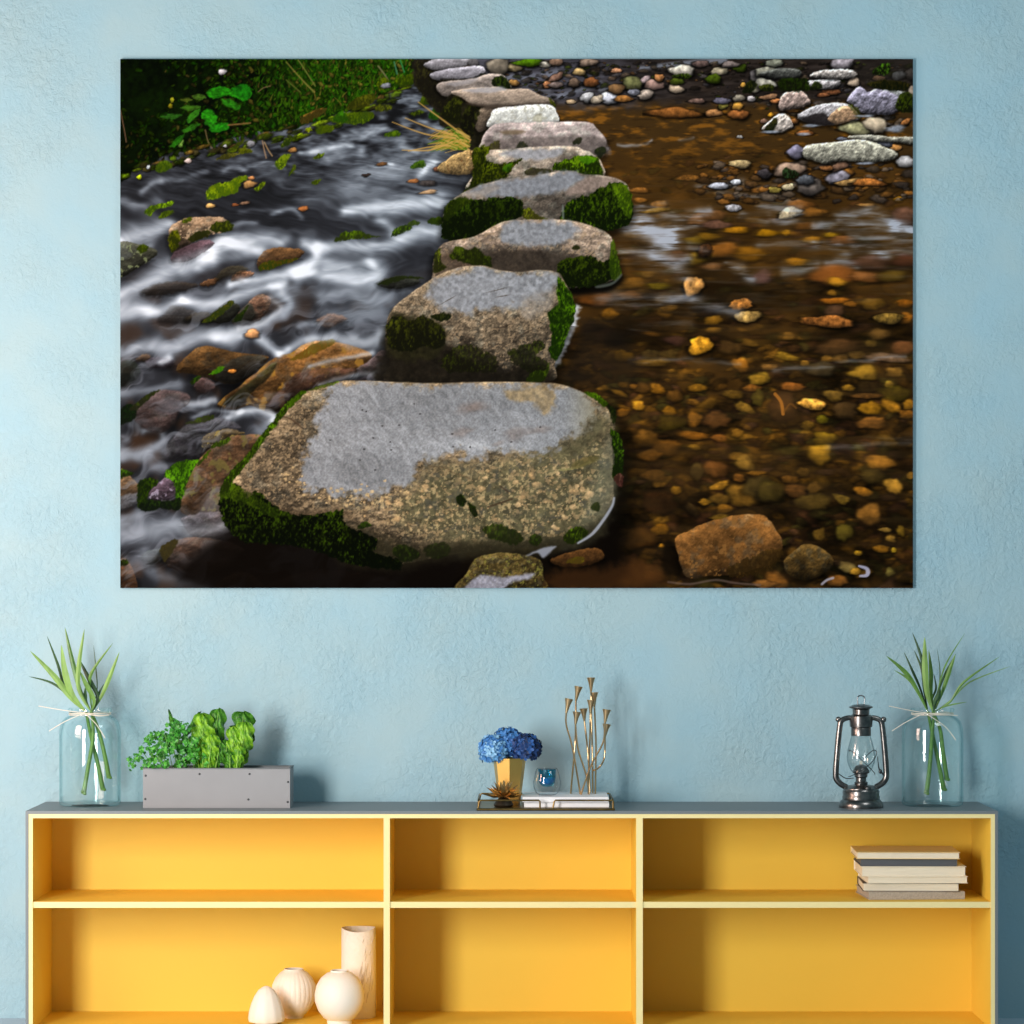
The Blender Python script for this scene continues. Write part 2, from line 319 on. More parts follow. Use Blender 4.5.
# pebbles of the river bed: x, y, rx, ry, tilt, pigment
BED = [(866,373,12.5,7,0,(185,135,40)),(895,372,9,5.5,0,(150,105,40)),(870,408,12,7,0,(170,115,25)),(890,405,9.5,5,35,(180,120,30)),(783,408,16,14,10,(78,50,26)),(793,387,12,4.5,0,(165,95,35)),
(820,453,9,9.5,30,(210,150,40)),(825,438,11,6,5,(140,105,25)),(872,423,13,6,0,(145,90,35)),(822,419,6,4,0,(120,105,20)),(833,395,9,5,15,(150,110,40)),(889,385,4,3.5,0,(215,160,50)),(844,409,12,8,0,(85,60,30)),
(869,387,13,6,0,(45,32,15)),(896,394,14,8,0,(80,65,15)),(763,378,7,6,0,(165,125,35)),(769,367,9,3,0,(170,115,50)),(827,359,5.5,4,0,(170,115,40)),(805,363,5,3,0,(175,120,40)),(841,359,7,4,0,(115,80,35)),
(857,355,9,4,0,(120,85,35)),(888,358,20,4,5,(150,112,80)),(903,347,13,6.5,0,(160,95,50)),(838,347,22,7,-6,(85,55,28)),(787,357,11,3.5,10,(150,110,30)),(871,343,6,3.5,0,(150,110,40)),(879,334,10,6,0,(115,80,35)),
(822,369,14,8,0,(80,65,40)),(909,405,6,5,0,(150,100,25)),(907,414,8,4,0,(130,80,25)),(788,336,6,4,0,(140,95,35)),(848,388,6,3,0,(150,105,30)),(807,425,6,4.5,0,(120,85,25)),(869,396,14,2.5,0,(110,70,30)),
(622,355,8,6,5,(190,125,25)),(675,340,10,5,0,(100,62,50)),(652,334,8,2.5,10,(210,130,40)),(638,406,6.5,4.5,20,(205,140,35)),(657,389,7.5,5,0,(165,105,25)),(697,388,8,3.5,0,(150,100,25)),(740,365,9,6,30,(195,120,35)),
(757,379,9,5,-8,(165,120,35)),(753,388,9,3,0,(140,85,30)),(694,421,7,7,0,(160,100,30)),(717,419,13,8,0,(105,65,30)),(672,422,14,8,0,(75,60,15)),(647,437,10,7,0,(110,72,25)),(695,435,14,4,5,(150,90,25)),
(719,438,9,3.5,5,(145,85,30)),(737,433,6,4,0,(150,100,30)),(694,447,6,2.5,10,(150,105,30)),(623,413,6,4,-20,(155,95,25)),(650,362,16,4,0,(120,85,30)),(650,354,9,5,0,(85,65,30)),(669,354,8,4,0,(100,75,30)),
(731,348,12,6,0,(80,55,25)),(714,330,8,3,0,(150,100,30)),(744,408,9,4,25,(145,105,35)),(758,398,7,7,0,(90,75,25)),(642,388,8,5,0,(100,65,25)),(633,386,4,2.5,0,(170,105,30)),(675,396,8,5,0,(85,55,20)),
(733,394,10,4,0,(120,85,25)),(669,411,7,5,0,(130,85,20)),(666,447,14,7,0,(110,68,22)),(739,456,9,4,0,(170,115,35)),(650,455,12,5,0,(120,75,25)),(744,463,9,6,20,(165,120,45)),(716,469,11,9,0,(115,70,30)),
(662,482,9,4,-20,(150,100,30)),(675,491,5,4,0,(195,130,30)),(719,486,10,4,-15,(190,130,35)),(740,497,15,10,15,(130,90,30)),(758,489,13,11,0,(70,55,25)),(705,502,5,3.5,0,(190,130,35)),(720,499,8,6,0,(100,70,25)),
(659,504,17,11,0,(70,42,20)),(660,530,8,5,0,(150,95,20)),(642,538,14,10,0,(100,62,22)),(697,472,7,8,0,(85,65,30)),(631,572,25,14,0,(85,52,22)),(655,475,11,5,0,(110,70,25)),(662,546,3,2,0,(200,130,30)),
(692,510,9,4,50,(85,62,30)),(725,509,8,4,0,(130,85,25)),(720,518,9,4,0,(110,80,25)),(739,478,6,4,0,(140,85,30)),(756,473,8,2.5,0,(165,105,30)),(893,486,10,7.5,30,(205,145,50)),(879,462,11,7,10,(185,120,40)),
(869,514,11,9,0,(160,105,40)),(864,492,8,4.5,15,(175,110,30)),(841,499,8,4,30,(145,110,35)),(872,475,11,7,0,(80,62,25)),(910,476,4,4,0,(190,130,40)),(814,488,7,6,0,(110,75,28)),(795,491,11,7,0,(105,65,28)),
(790,479,9,4,0,(110,70,25)),(804,472,6,4,0,(110,75,25)),(769,491,12,11,0,(72,58,22)),(813,502,15,8,0,(85,65,25)),(844,531,8,8,0,(95,80,25)),(819,534,6,6,0,(125,90,30)),(890,539,5,3.5,20,(145,105,40)),
(882,549,8,4,0,(145,95,25)),(893.6,550,2.5,2.5,0,(225,175,40)),(858,553,3.5,2.5,0,(205,150,35)),(885,530,6,2,5,(160,120,50)),(848,567,9,5.5,25,(140,115,60)),(890,572,4,5,-40,(125,110,50)),(777,580,12,7,25,(130,80,30)),
(838,581,12,5,0,(125,78,30)),(765,584,10,4,0,(140,90,40)),(901,531,4,5,0,(120,90,25)),(856,572,5,3.5,0,(190,135,40)),
(722,250,17,8,0,(140,85,30)),(698,258,9,6,-10,(140,105,25)),(712,267,8,4,0,(140,95,55)),(700,218,11,6,-15,(150,95,50)),(716,215,10,5,0,(135,85,45)),(717,225,12,4,0,(110,75,60)),(736,230,11,3.5,0,(190,125,20)),
(750,254,14,7,0,(140,90,20)),(695,240,9,4,0,(105,80,20)),(634,283,12,6,0,(135,90,30)),(648,274,7,4,0,(130,90,35)),(609,314,8,5.5,0,(165,105,25)),(659,286,9,4,0,(110,90,20)),(631,295,11,4,0,(130,80,35)),
(670,308,7,3,0,(160,105,30)),(714,320,9,4,0,(140,95,25)),(659,205,7,4,0,(145,95,40)),(656,210,14,2,-8,(160,120,50)),(640,200,6,2.5,0,(165,105,40)),(676,256,12,5,0,(100,65,40)),(709,237,9,4,0,(130,90,20)),
(833,275,20,11,0,(160,90,35)),(836,282,9,4,10,(190,130,30)),(865,277,14,6,5,(150,90,40)),(893,276,13,6,0,(95,72,25)),(872,262,17,7,0,(90,60,45)),(905,261,9,6,0,(80,45,30)),(799,205,12,5,0,(140,85,35)),
(813,212,11,5,0,(150,95,35)),(904,216,11,8,0,(110,75,60)),(899,199,5,2.5,0,(210,140,20)),(866,205,9,1.5,0,(170,120,60)),(768,233,9,4,0,(185,125,15)),(786,233,4,3,0,(190,130,25)),(830,235,6,2.5,0,(190,140,20)),
(812,240,8,4,0,(160,105,25)),(841,240,12,4,0,(130,80,40)),(797,262,11,4,0,(165,105,20)),(763,277,8,7,0,(120,85,80)),(833,301,14,3,0,(175,100,25)),(851,304,6,3,0,(165,100,30)),(907,317,6,5,0,(185,110,30)),
(905,303,8,4,0,(150,85,20)),(872,304,12,6,0,(115,80,25)),(832,293,4,3,0,(165,110,30)),(807,226,12,4,0,(120,70,25)),(835,311,9,6,0,(90,60,40)),(596,298,15,9,0,(120,66,22)),(640,190,9,2.5,0,(150,96,40)),(690,178,14,3,0,(130,84,34)),(760,190,10,3,0,(140,88,36))]
SHARP = [(701,346,12,8,-8,(205,140,35)),(813,405,13,6,8,(215,150,60)),(694,286,12,9.5,-25,(196,138,72)),(705,250,7,6,0,(60,36,18)),(741,304,11,5.5,0,(178,112,48)),(747,317,12,6.5,-12,(188,146,78)),(829,322,24,5.5,4,(142,86,38)),(890,318,14,6,0,(125,95,40)),(788,214,11,5,-14,(176,156,124)),(734,208,8,3.6,5,(168,164,168))]
WHITE_R = [([(633,211),(650,209),(664,207)],3,.4),([(628,226),(645,229),(658,234),(669,238)],[5,7],.95),([(669,236),(671,246),(655,247)],4,.6),([(635,219),(648,222)],5,.5),([(664,213),(683,218),(695,214),(710,210)],[3,4,2.5],.6),([(675,229),(690,227),(698,223)],3.2,.6),
([(620,251),(647,254),(675,262),(688,257)],3.2,.55),([(652,262),(670,268),(685,277)],4,.5),([(728,263),(740,269),(752,279)],[2,4,3],.55),([(690,246),(705,250)],3,.3),([(600,296),(640,302),(670,298),(690,302)],5,.28),([(694,302),(712,306),(738,314)],3.5,.4),([(660,300),(684,296)],3,.3),
([(838,217),(869,213),(884,217),(896,225)],[2.5,4,3],.7),([(815,227),(869,226),(913,230)],2.6,.55),([(893,225),(905,227),(913,231)],3,.6),([(850,239),(880,238),(913,236)],3,.5),([(815,244),(832,245),(846,252)],[2,3.5],.5),([(854,247),(872,249),(886,255)],2.8,.5),([(875,251),(895,250),(913,250)],4,.4),
([(826,264),(842,262),(856,267)],2.4,.45),([(785,271),(800,270),(816,265)],3,.4),([(760,244),(790,243),(815,246)],3,.3),([(762,206),(780,207),(798,213)],3.5,.45),([(770,218),(785,222),(800,215)],2.4,.5),([(776,370),(807,368),(860,361),(905,356)],1.6,.3),([(630,360),(700,360),(740,366)],1.6,.22),
([(760,188),(790,185),(812,180)],2.5,.35),([(700,187),(722,187),(742,182)],3,.45),([(720,195),(770,198),(800,203)],2.2,.3),([(618,145),(638,145),(652,141)],1.,.5),([(680,140),(694,139)],1,.45),([(830,447),(880,442),(913,440)],3,.2),([(630,330),(690,322)],3,.18),([(740,216),(765,222)],2,.35),([(605,203),(640,206)],2,.3)]
GRAVEL = [(683,71,11,4.5,0,(196,186,172)),(719,71.5,8,4,-10,(172,158,132)),(675,89,7,4.5,5,(192,168,144)),(608,98,8,5,0,(200,200,210)),(645,94,8,4.5,-10,(204,184,168)),(645,80,5,3.5,-20,(178,154,154)),(631,83,9,6,15,(104,104,66)),(654,85,8,5,0,(150,120,110)),(659,78,4.5,3,0,(170,115,70)),(616,71,5,2,0,(210,150,110)),
(616,89,8,5,0,(115,85,55)),(623,99,8,3,0,(150,100,50)),(634,92.6,5,3,0,(115,115,125)),(678,113,22,4.6,3,(136,84,38)),(739,114,9,4.5,0,(152,92,46)),(737,106,5,4,10,(195,140,60)),(723,106,5,3,0,(120,110,50)),(714,113,8,3,0,(165,115,70)),(739,164,11,3.6,4,(196,168,118)),(719,186,8,3,0,(176,176,186)),(736,182,5,2.4,0,(214,214,220)),
(740,137,3,1.5,0,(170,165,160)),(606,149,3,2,0,(200,200,210)),(743,85,2.5,2,0,(215,160,70)),(701,64,7,3,0,(100,80,75)),(751,99,4,2.5,0,(175,165,165)),(722,101,8,3,0,(100,95,110)),(697,101,8,2.5,0,(115,90,80)),(739,98,5,3,0,(135,125,110)),(713,79,7,4,0,(60,75,15)),(678,82,6,3,0,(60,70,20)),(740,68,7,4,0,(55,70,15)),
(730,64,8,3,0,(130,115,110)),(756,76,6,6,0,(92,86,86)),(757,87,6,5,-20,(160,150,130)),(545,65,7,2.5,0,(190,180,165)),(579,71.5,6,3.5,0,(180,150,100)),(557,77,7,3,-28,(120,90,75)),(548,85,5,3,0,(180,120,80)),(556,85,6,3,0,(110,95,90)),(574,82,5,4,0,(110,90,75)),(587,97,7,5,-10,(184,182,184)),(597,100,6,4,-10,(178,162,142)),
(572,102,5,2,0,(170,145,115)),(513,83,6,3,0,(150,110,60)),(513,68,7,4,0,(130,115,85)),(527,63,13,3.6,0,(70,104,12)),(588,62,10,4,0,(130,110,95)),(556,62,7,4,0,(140,110,90)),(591,82,7,4,0,(130,80,45)),(498,68,11,8,0,(122,112,98)),
(797,152,8,6,0,(128,122,142)),(905,162,9.5,5.5,0,(168,163,163)),(839,178,11,6,0,(128,122,132)),(852,182,13,3.6,-4,(168,128,76)),(791,170,14,6,-6,(146,120,102)),(810,188,11,8,0,(96,86,80)),(805,180,8,5,0,(90,92,98)),(876,125,11.5,8,8,(194,174,148)),(854,129,12,6,10,(164,158,118)),(766,84,9,5,10,(174,168,154)),(854,82,6,4,0,(188,164,142)),
(843,63,11,5,-8,(152,142,148)),(774,63,9,4,0,(132,132,116)),(879,78.5,7,3,0,(152,112,82)),(912,93,4,6,0,(142,126,112)),(766,71,11,4,-6,(150,146,130)),(770,97,8,2.4,-4,(150,110,80)),(776,101,5,2,0,(190,120,70)),(832,92,9,2.4,0,(130,80,50)),(770.7,115,2.6,2,0,(200,140,40)),(764,121,4,2,0,(140,105,85)),(792,110.5,7,1.8,0,(170,110,50)),(793,121,6,2.4,0,(130,84,44)),(902,124,8,4,-25,(80,66,52)),(906,122,5,2.6,-25,(150,96,52)),
(885,144,9,2.6,8,(90,92,104)),(897,148,5,3,0,(160,110,60)),(840,166,9,4,-12,(130,96,76)),(827,168,6,2.4,0,(160,104,60)),(870,183,14,3,4,(168,102,46)),(764,174,6,4,0,(60,54,56)),(806,133,7,3,0,(150,92,46)),(842,139,5,1.4,0,(100,100,110)),(788,187,6,3,0,(210,190,150)),(775,190,6,3,0,(150,130,60)),(824,95,6,2,0,(120,74,46)),(910,74,5,5,0,(84,76,72)),(898,76,7,4,-10,(104,104,106)),(884,68,5,4,0,(110,140,60))]
ROCKS_R = [([(849,136),(869,135),(894,137),(913,137),(913,144),(894,142),(869,141),(852,139)],(140,136,124),3),
([(803,150),(808,145),(835,142),(854,139.5),(869,141),(885,147),(897,153),(894,159),(876,162),(838,161),(826,164),(812,160),(804,157)],(172,167,150),5),
([(761.5,129),(769,121),(779,114),(788,116),(793,126),(786,131),(774,133)],(200,186,176),4),([(779.5,100),(785,93),(799,90),(807,96),(810,104),(794,109),(780,110)],(176,152,142),5),
([(883,90),(895,90),(907,93),(903,99),(892,100)],(142,142,142),4),([(847,101),(854,90),(860,87),(868,92),(876,89),(890,92),(901,100),(894,114),(869,114),(860,112),(852,104)],(138,132,148),6),
([(798,118),(804,110.5),(822,104),(843,103),(854,109),(860,118),(847,122),(833,125),(816,125)],(164,158,160),5),
([(807,82),(815,80),(835,79),(841,82),(835,88),(822,89),(809,87)],(180,172,172),4),([(810,76),(818,71),(841,69),(854,71),(857,76),(844,79),(822,78)],(176,166,160),4),([(760,73),(783,68),(799,70),(801,76),(791,79),(768,77)],(76,76,72),4)]
# bright ribbons of the torrent
WHITE_L = [([(118,242),(135,236),(152,232),(168,225)],[11,9,5],.8),([(120,258),(150,246)],3,.3),([(118,294),(140,285),(160,276),(183,262),(208,253)],[6,8,9],.75),([(205,254),(230,243),(255,239),(280,241)],[7,7,6],.75),([(222,240),(240,247),(262,250)],5,.5),([(183,272),(210,262),(245,256),(258,252)],5,.4),
([(304,243),(316,250),(314,260),(300,268),(282,274),(258,278),(230,284)],[5,5,5,4],.85),([(120,316),(145,312),(162,310),(182,300)],[8,6,5],.65),([(182,300),(206,306),(230,299),(254,291),(282,283)],[5,6,6,4],.75),([(120,304),(140,306),(150,312)],7,.4),
([(345,211),(375,208),(400,206),(440,201)],[5,8,8],.85),([(378,221),(388,226),(392,233)],4,.5),([(317,247),(345,246),(365,246),(389,246),(404,239),(419,232),(440,231)],[5,6,7,8],.8),([(296,276),(320,274),(345,277),(367,280),(378,271),(370,262)],[5,7,9,6],.85),([(325,262),(350,266),(372,266)],5,.4),
([(280,296),(290,304),(283,314)],6,.7),([(322,298),(345,293),(365,300),(390,298)],6,.35),([(270,286),(295,288)],6,.3),([(330,318),(355,316),(380,312)],8,.35),([(300,326),(315,322),(330,325)],3,.4),
([(120,352),(148,345),(172,349),(186,341),(214,333),(254,326),(272,318)],[6,6,7,6,5],.62),([(216,338),(231,339),(242,337)],[6,7,4],.7),([(258,338),(268,345),(278,353)],4,.8),([(162,363),(168,359)],3.4,.9),([(120,394),(143,391),(180,385)],5,.42),([(180,406),(198,404),(215,401)],4,.6),([(226,418),(253,409),(272,414),(274,421)],[4,5,4],.85),([(262,430),(270,424)],7,.45),
([(193,418),(214,410),(240,411)],2.4,.5),([(120,456),(150,450),(164,441),(160,431),(145,430)],[5,5,4],.62),([(131,424),(135,418),(141,432)],3.5,.35),([(164,452),(190,445)],2.6,.3),([(120,446),(126,440)],5,.4),
([(118,522),(128,517),(138,512)],5,.45),([(122,534),(150,530),(182,524)],[13,13,7],.62),([(190,532),(208,530)],8,.4),([(143,554),(150,568),(170,578),(208,585)],[6,8,8],.42),([(154,468),(190,459)],4,.4),([(120,462),(150,458)],4,.35),
([(300,153),(330,149),(350,144)],[2,4,3],.6),([(346,138),(365,135),(386,130)],3.5,.35),([(330,160),(362,153)],3.5,.4),([(350,182),(380,172),(420,166),(440,165)],[10,12,10],.32),([(300,200),(340,196),(380,190)],6,.15),([(420,176),(428,166),(436,164)],3.4,.6),([(380,162),(392,163)],1.6,.5),
([(224,170),(234,166),(244,171)],2.2,.38),([(143,192),(150,185),(160,181)],3,.45),([(162,181),(190,176),(208,172)],2.4,.28),([(247,165),(262,163),(280,165)],2.2,.3),([(262,132),(272,128),(280,130)],2,.4),([(120,200),(140,206),(160,202)],4,.3),([(272,214),(290,208),(302,217)],2.2,.4),([(232,225),(245,222),(256,222)],2.4,.3),([(240,212),(262,210),(280,211)],2,.25),
([(400,148),(425,152),(440,150)],3,.3),([(395,100),(420,96)],3,.3),([(365,112),(385,108)],2.4,.3),([(420,120),(440,128)],2.6,.3),([(385,332),(374,341),(352,342),(331,337),(308,340),(290,347)],[5,6,5,3.5],.65),([(280,354),(286,351)],4.5,.8),([(371,353),(342,359),(311,366)],[3,2.4],.55)]
WHITE_L2 = [([(216,240),(235,243),(250,242)],4,.35),([(385,332),(374,341),(352,343),(331,338),(308,341)],[5,6,5,3],.5),([(371,353),(342,359),(311,367)],[3,2.4],.6),([(392,371),(370,374),(345,378),(320,384)],[3,3,2.5],.4),([(186,404),(200,402),(214,400)],3,.35),([(190,532),(208,530),(222,528)],7,.4),([(246,300),(270,310),(262,322)],2,.0),([(120,452),(150,446)],3,.2),([(270,300),(280,310),(262,324),(240,330)],3,.5),([(200,556),(230,556)],6,.12)]
ROCKS_L = [([(120,242),(137,244),(150,247),(157,254),(136,269),(120,277),(112,260)],(66,68,52),7,1,(110,120,84)),([(172,262),(173,253),(190,244),(207,240),(214,244),(198,256),(184,262)],(104,74,84),6,1),([(168,235),(172,225),(186,218),(201,217),(223,218),(232,228),(228,231),(207,236),(189,244),(175,251),(170,250)],(138,108,78),8,1,(176,150,120)),
([(257,262),(264,251),(280,247),(302,250),(302,256),(288,262),(261,270)],(112,72,34),6,.95),([(231,281),(234,274),(243,271),(254,273),(250,277),(240,281)],(160,102,64),4,.95),([(200,286),(204,281),(217,278),(218,281),(210,286)],(126,80,44),3,.95),([(215,280),(225,268),(240,266),(248,270),(232,276)],(60,52,32),4,.7),
([(140,292),(160,283),(185,282),(198,286),(180,292),(155,296)],(48,38,28),5,.7),([(201,322),(214,311),(228,301),(236,304),(240,309),(229,322)],(44,46,36),6,.95),([(160,322),(166,312),(172,305),(186,308),(200,316),(196,324)],(66,62,58),6,.6),([(184,320),(196,313),(208,312),(206,322)],(52,44,30),5,.7),
([(232,322),(243,308),(257,295),(270,298),(268,311),(256,322),(244,326)],(116,80,58),8,.95),([(232,322),(240,311),(250,303),(255,314),(250,322),(240,325)],(46,48,40),6,.85),([(316,321),(330,314),(347,318),(338,324),(328,328)],(146,100,72),6,.6),([(376,284),(385,279),(400,276),(420,280),(412,286),(392,289)],(52,54,44),6,.9),
([(135,360),(143,354),(150,356),(146,362)],(104,74,46),4,.7),([(145,362),(155,357),(172,360),(170,368),(150,368)],(58,50,58),5,.8),([(120,385),(120,365),(132,360),(140,372),(130,385)],(22,30,20),7,.6),([(175,371),(186,356),(201,346),(217,348),(237,353),(261,355),(268,359),(250,377),(229,384),(208,378),(190,374)],(92,60,24),14,.95),
([(228,362),(245,356),(266,358),(252,376),(232,383),(215,378)],(42,42,36),9,.75),([(193,386),(201,378),(212,381),(214,391),(200,393)],(88,62,58),6,.85),([(131,409),(151,394),(164,390),(182,392),(190,400),(179,412),(173,425),(159,433),(139,425)],(88,68,66),12,.8),([(164,450),(182,428),(198,419),(226,419),(240,430),(203,441),(198,460),(170,462)],(66,64,72),12,.75),
([(217,405),(229,394),(253,375),(273,359),(289,353),(308,343),(330,341),(358,348),(372,356),(360,370),(339,378),(319,384),(296,394),(285,406),(273,414),(251,406),(232,410)],(130,82,32),18,1,(146,106,40)),([(222,404),(236,392),(258,374),(276,362),(270,376),(252,392),(240,406)],(44,46,22),10,.8),([(300,372),(335,368),(358,370),(335,382),(300,396),(280,408),(268,404)],(84,52,38),12,.75),
([(357,371),(367,362),(384,350),(392,362),(397,381),(380,382)],(88,70,70),8,.9),([(386,372),(398,380),(392,384),(352,382)],(50,42,46),6,.7),([(120,470),(130,476),(136,482),(141,491),(128,497),(118,496)],(140,104,66),6,.9),([(118,500),(128,494),(142,494),(136,504),(120,512)],(92,94,100),6,.8),
([(201,441),(207,434),(226,429),(239,431),(243,434),(221,441),(206,450)],(82,66,38),6,1,(140,120,60)),([(181,512),(184,491),(197,462),(216,444),(237,436),(259,435),(262,440),(245,465),(230,484),(224,500),(228,521),(205,520)],(104,70,42),14,1,(92,84,44)),([(181,522),(190,515),(222,512),(230,524),(224,538),(196,538)],(104,96,104),9,.7),
([(148,494),(160,481),(172,475),(176,487),(172,500),(154,500)],(92,72,88),7,1,(150,140,160)),([(162,550),(170,542),(185,538),(210,538),(232,543),(244,552),(225,568),(194,573),(168,567)],(78,56,44),12,.92),([(118,562),(130,564),(137,592),(112,594)],(82,50,28),10,1),([(214,590),(234,573),(253,576),(262,590)],(62,42,24),9,.8),([(268,590),(300,573),(340,570),(390,580),(400,592)],(56,36,24),14,.75),([(140,556),(160,548),(168,556),(150,566)],(66,80,76),8,.5)]
MOSS_L = [([(168,238),(174,230),(180,236),(176,250),(170,250)],(150,160,12),(30,36,6),.1),([(181,221),(190,217),(191,221),(184,223)],(120,140,14),(40,50,8)),([(210,230),(216,222),(230,222),(233,229),(222,232)],(104,120,12),(26,34,6)),([(188,238),(198,231),(210,231),(208,236),(194,242)],(70,76,16),(26,30,8)),([(137,248),(142,244),(148,247),(146,252),(139,253)],(110,140,10),(34,44,6)),
([(258,270),(264,262),(284,260),(300,258),(286,264),(266,270)],(140,110,20),(40,50,10)),([(202,322),(214,312),(230,301),(234,303),(222,314),(212,321)],(120,120,20),(34,44,12)),([(232,321),(242,311),(248,306),(240,320)],(60,86,14),(16,26,6)),([(334,241),(342,233),(350,231),(362,232),(374,236),(380,237),(362,239),(345,240)],(110,150,14),(34,44,12)),
([(391,236),(396,228),(408,225),(411,229),(400,234)],(104,150,14),(24,36,10)),([(407,225),(413,220),(421,223),(412,226)],(90,120,30),(40,54,20)),([(427,222),(432,218),(442,217),(442,224),(430,224)],(110,160,10),(30,44,8)),([(378,284),(392,277),(412,276),(424,279),(404,279),(390,284)],(56,72,20),(24,30,12)),
([(209,374),(216,368),(224,366),(222,371),(213,375)],(110,190,14),(40,90,8),.2),([(190,382),(198,376),(200,378),(194,384)],(60,110,10),(20,30,8)),([(300,352),(318,342),(334,340),(330,346),(305,358),(290,360)],(140,126,40),(90,66,20)),([(120,470),(133,472),(130,476),(120,478)],(60,110,10),(16,24,8)),([(137,486),(142,479),(152,478),(158,482),(150,490),(146,502),(138,508)],(74,116,10),(14,24,6)),
([(164,475),(172,465),(184,461),(198,460),(194,468),(188,480),(182,498),(176,502),(174,484)],(100,176,12),(22,44,6),.12),([(138,506),(148,500),(160,501),(174,500),(180,498),(178,510),(160,508),(146,512)],(34,56,14),(10,16,8)),([(210,446),(220,441),(230,438),(226,444),(214,448)],(90,130,14),(30,44,8)),([(196,466),(204,455),(210,450),(206,458)],(96,150,12),(30,44,8)),
([(120,410),(132,404),(136,416),(124,424),(120,424)],(24,54,14),(10,16,8)),([(130,408),(150,393),(160,390),(150,398),(136,410)],(54,70,14),(24,26,14)),([(184,424),(198,418),(212,415),(212,420),(196,424)],(64,84,18),(36,40,22)),([(160,548),(170,541),(178,540),(172,552),(164,562)],(70,62,26),(40,36,18)),([(120,560),(128,561),(127,565),(120,566)],(50,80,10),(16,20,6))]
MOSS_B = [([(206,192),(214,184),(228,182),(240,176),(248,177),(240,184),(236,192),(222,197),(208,200)],(172,206,14),(60,84,8)),([(254,189),(262,182),(265,183),(258,191)],(150,180,16),(50,66,8)),([(155,168),(160,161),(168,161),(172,166),(166,171),(157,172)],(130,170,16),(40,60,8)),([(144,212),(150,206),(164,203),(173,201),(170,206),(156,210),(150,216)],(150,200,14),(44,64,8)),([(158,218),(164,212),(172,210),(172,214),(162,219)],(110,140,14),(36,50,8)),
([(237,151),(242,148),(252,150),(251,153),(240,154)],(150,160,14),(50,56,8)),([(216,159),(224,154),(240,153),(228,159)],(120,120,30),(44,44,14)),([(228,150),(236,144),(244,139),(242,144),(234,150)],(120,140,14),(40,50,8)),([(275,164),(282,155),(290,154),(286,164),(280,170)],(150,180,20),(50,70,8)),([(288,176),(292,166),(296,166),(294,172)],(130,150,20),(44,60,8)),
([(328,121),(340,114),(356,112),(372,112),(373,119),(358,124),(345,124)],(140,180,14),(40,60,8)),([(316,130),(324,126),(333,126),(331,132),(318,134)],(140,170,14),(50,66,8)),([(384,134),(392,131),(400,132),(398,136),(387,137)],(140,190,20),(44,66,8)),([(410,167),(416,161),(424,161),(424,167),(414,169)],(100,150,20),(24,44,8)),([(313,158),(318,154),(324,154),(320,159)],(120,150,20),(40,50,8)),([(311,183),(317,179),(321,180),(316,185)],(130,160,20),(44,56,8)),
([(305,130),(310,127),(312,130),(307,132)],(180,200,20),(80,90,8)),([(280,146),(284,140),(292,136),(290,144),(284,147)],(110,130,20),(30,44,8)),([(374,108),(382,104),(392,106),(390,110),(378,112)],(110,120,20),(36,40,12)),([(419,104),(424,95),(432,94),(434,102),(426,105)],(120,150,14),(36,50,8)),([(410,113),(418,110),(424,112),(416,116)],(90,110,16),(26,34,8)),([(333,120),(338,112),(344,113),(348,120),(340,123)],(70,150,14),(30,60,8)),([(428,116),(436,106),(444,106),(444,118),(434,120)],(70,150,20),(20,50,8)),
([(394,80),(404,76),(414,74),(414,84),(400,87)],(110,140,10),(34,50,6)),([(376,84),(382,78),(388,80),(386,88),(380,90)],(140,160,16),(44,56,6)),([(346,107),(356,98),(372,94),(376,100),(362,108),(350,110)],(118,120,20),(40,44,8)),([(300,120),(316,110),(326,108),(320,116),(304,124)],(110,96,34),(50,40,12))]
LEAVES = [([(206,93),(212,88),(224,87),(232,90),(238,88),(246,85),(251,92),(249,99),(243,101),(234,97),(226,95),(218,98),(210,97)],(40,150,18)),([(232,88),(242,84),(249,87),(251,94),(247,100),(240,98),(234,94)],(26,118,16)),([(201,113),(207,109),(214,113),(217,119),(213,124),(206,122),(202,118)],(44,160,20)),([(209,129),(216,124),(226,123),(229,128),(222,131),(214,133)],(36,140,18)),([(222,100),(230,99),(237,104),(241,108),(236,110),(228,107),(223,104)],(44,130,20)),
([(170,146),(176,138),(184,134),(182,140),(174,147)],(36,104,16)),([(178,146),(181,140),(183,140),(181,147)],(110,150,60)),([(160,117),(170,114),(182,115),(172,119)],(44,100,24)),([(186,120),(192,112),(200,108),(198,114),(190,122)],(50,120,24)),([(182,130),(190,125),(200,124),(192,130),(184,133)],(44,110,20)),([(180,108),(190,105),(200,107),(190,111)],(60,110,24)),([(180,100),(186,98),(192,100),(186,102)],(90,110,30)),([(205,122),(214,124),(213,128),(206,125)],(40,140,20)),([(192,96),(200,94),(206,98),(198,100)],(70,110,30))]
TWIGS = [([(286,62),(302,80),(314,92)],(120,112,50),[.5,.9]),([(298,60),(306,72),(315,86)],(110,110,50),.6),([(120,110),(124,130),(126,142)],(110,80,60),.5),([(205,130),(208,142),(213,150)],(104,86,56),.6),([(262,140),(264,150),(266,158)],(150,120,90),.6),([(264,142),(268,150),(272,156)],(160,130,90),.6),([(228,125),(240,124),(250,123)],(120,90,50),.8),([(304,116),(314,112),(322,109)],(150,100,40),1.2),([(286,80),(300,92)],(90,96,40),.5),([(258,92),(263,88),(270,86)],(110,90,60),.5),([(378,66),(384,74),(388,80)],(120,110,80),.7),([(394,62),(397,74)],(60,120,90),.7),([(400,60),(404,72)],(50,130,70),.7)]
GR = (133,136,142); BN = (150,126,96); DKM = (12,18,5)
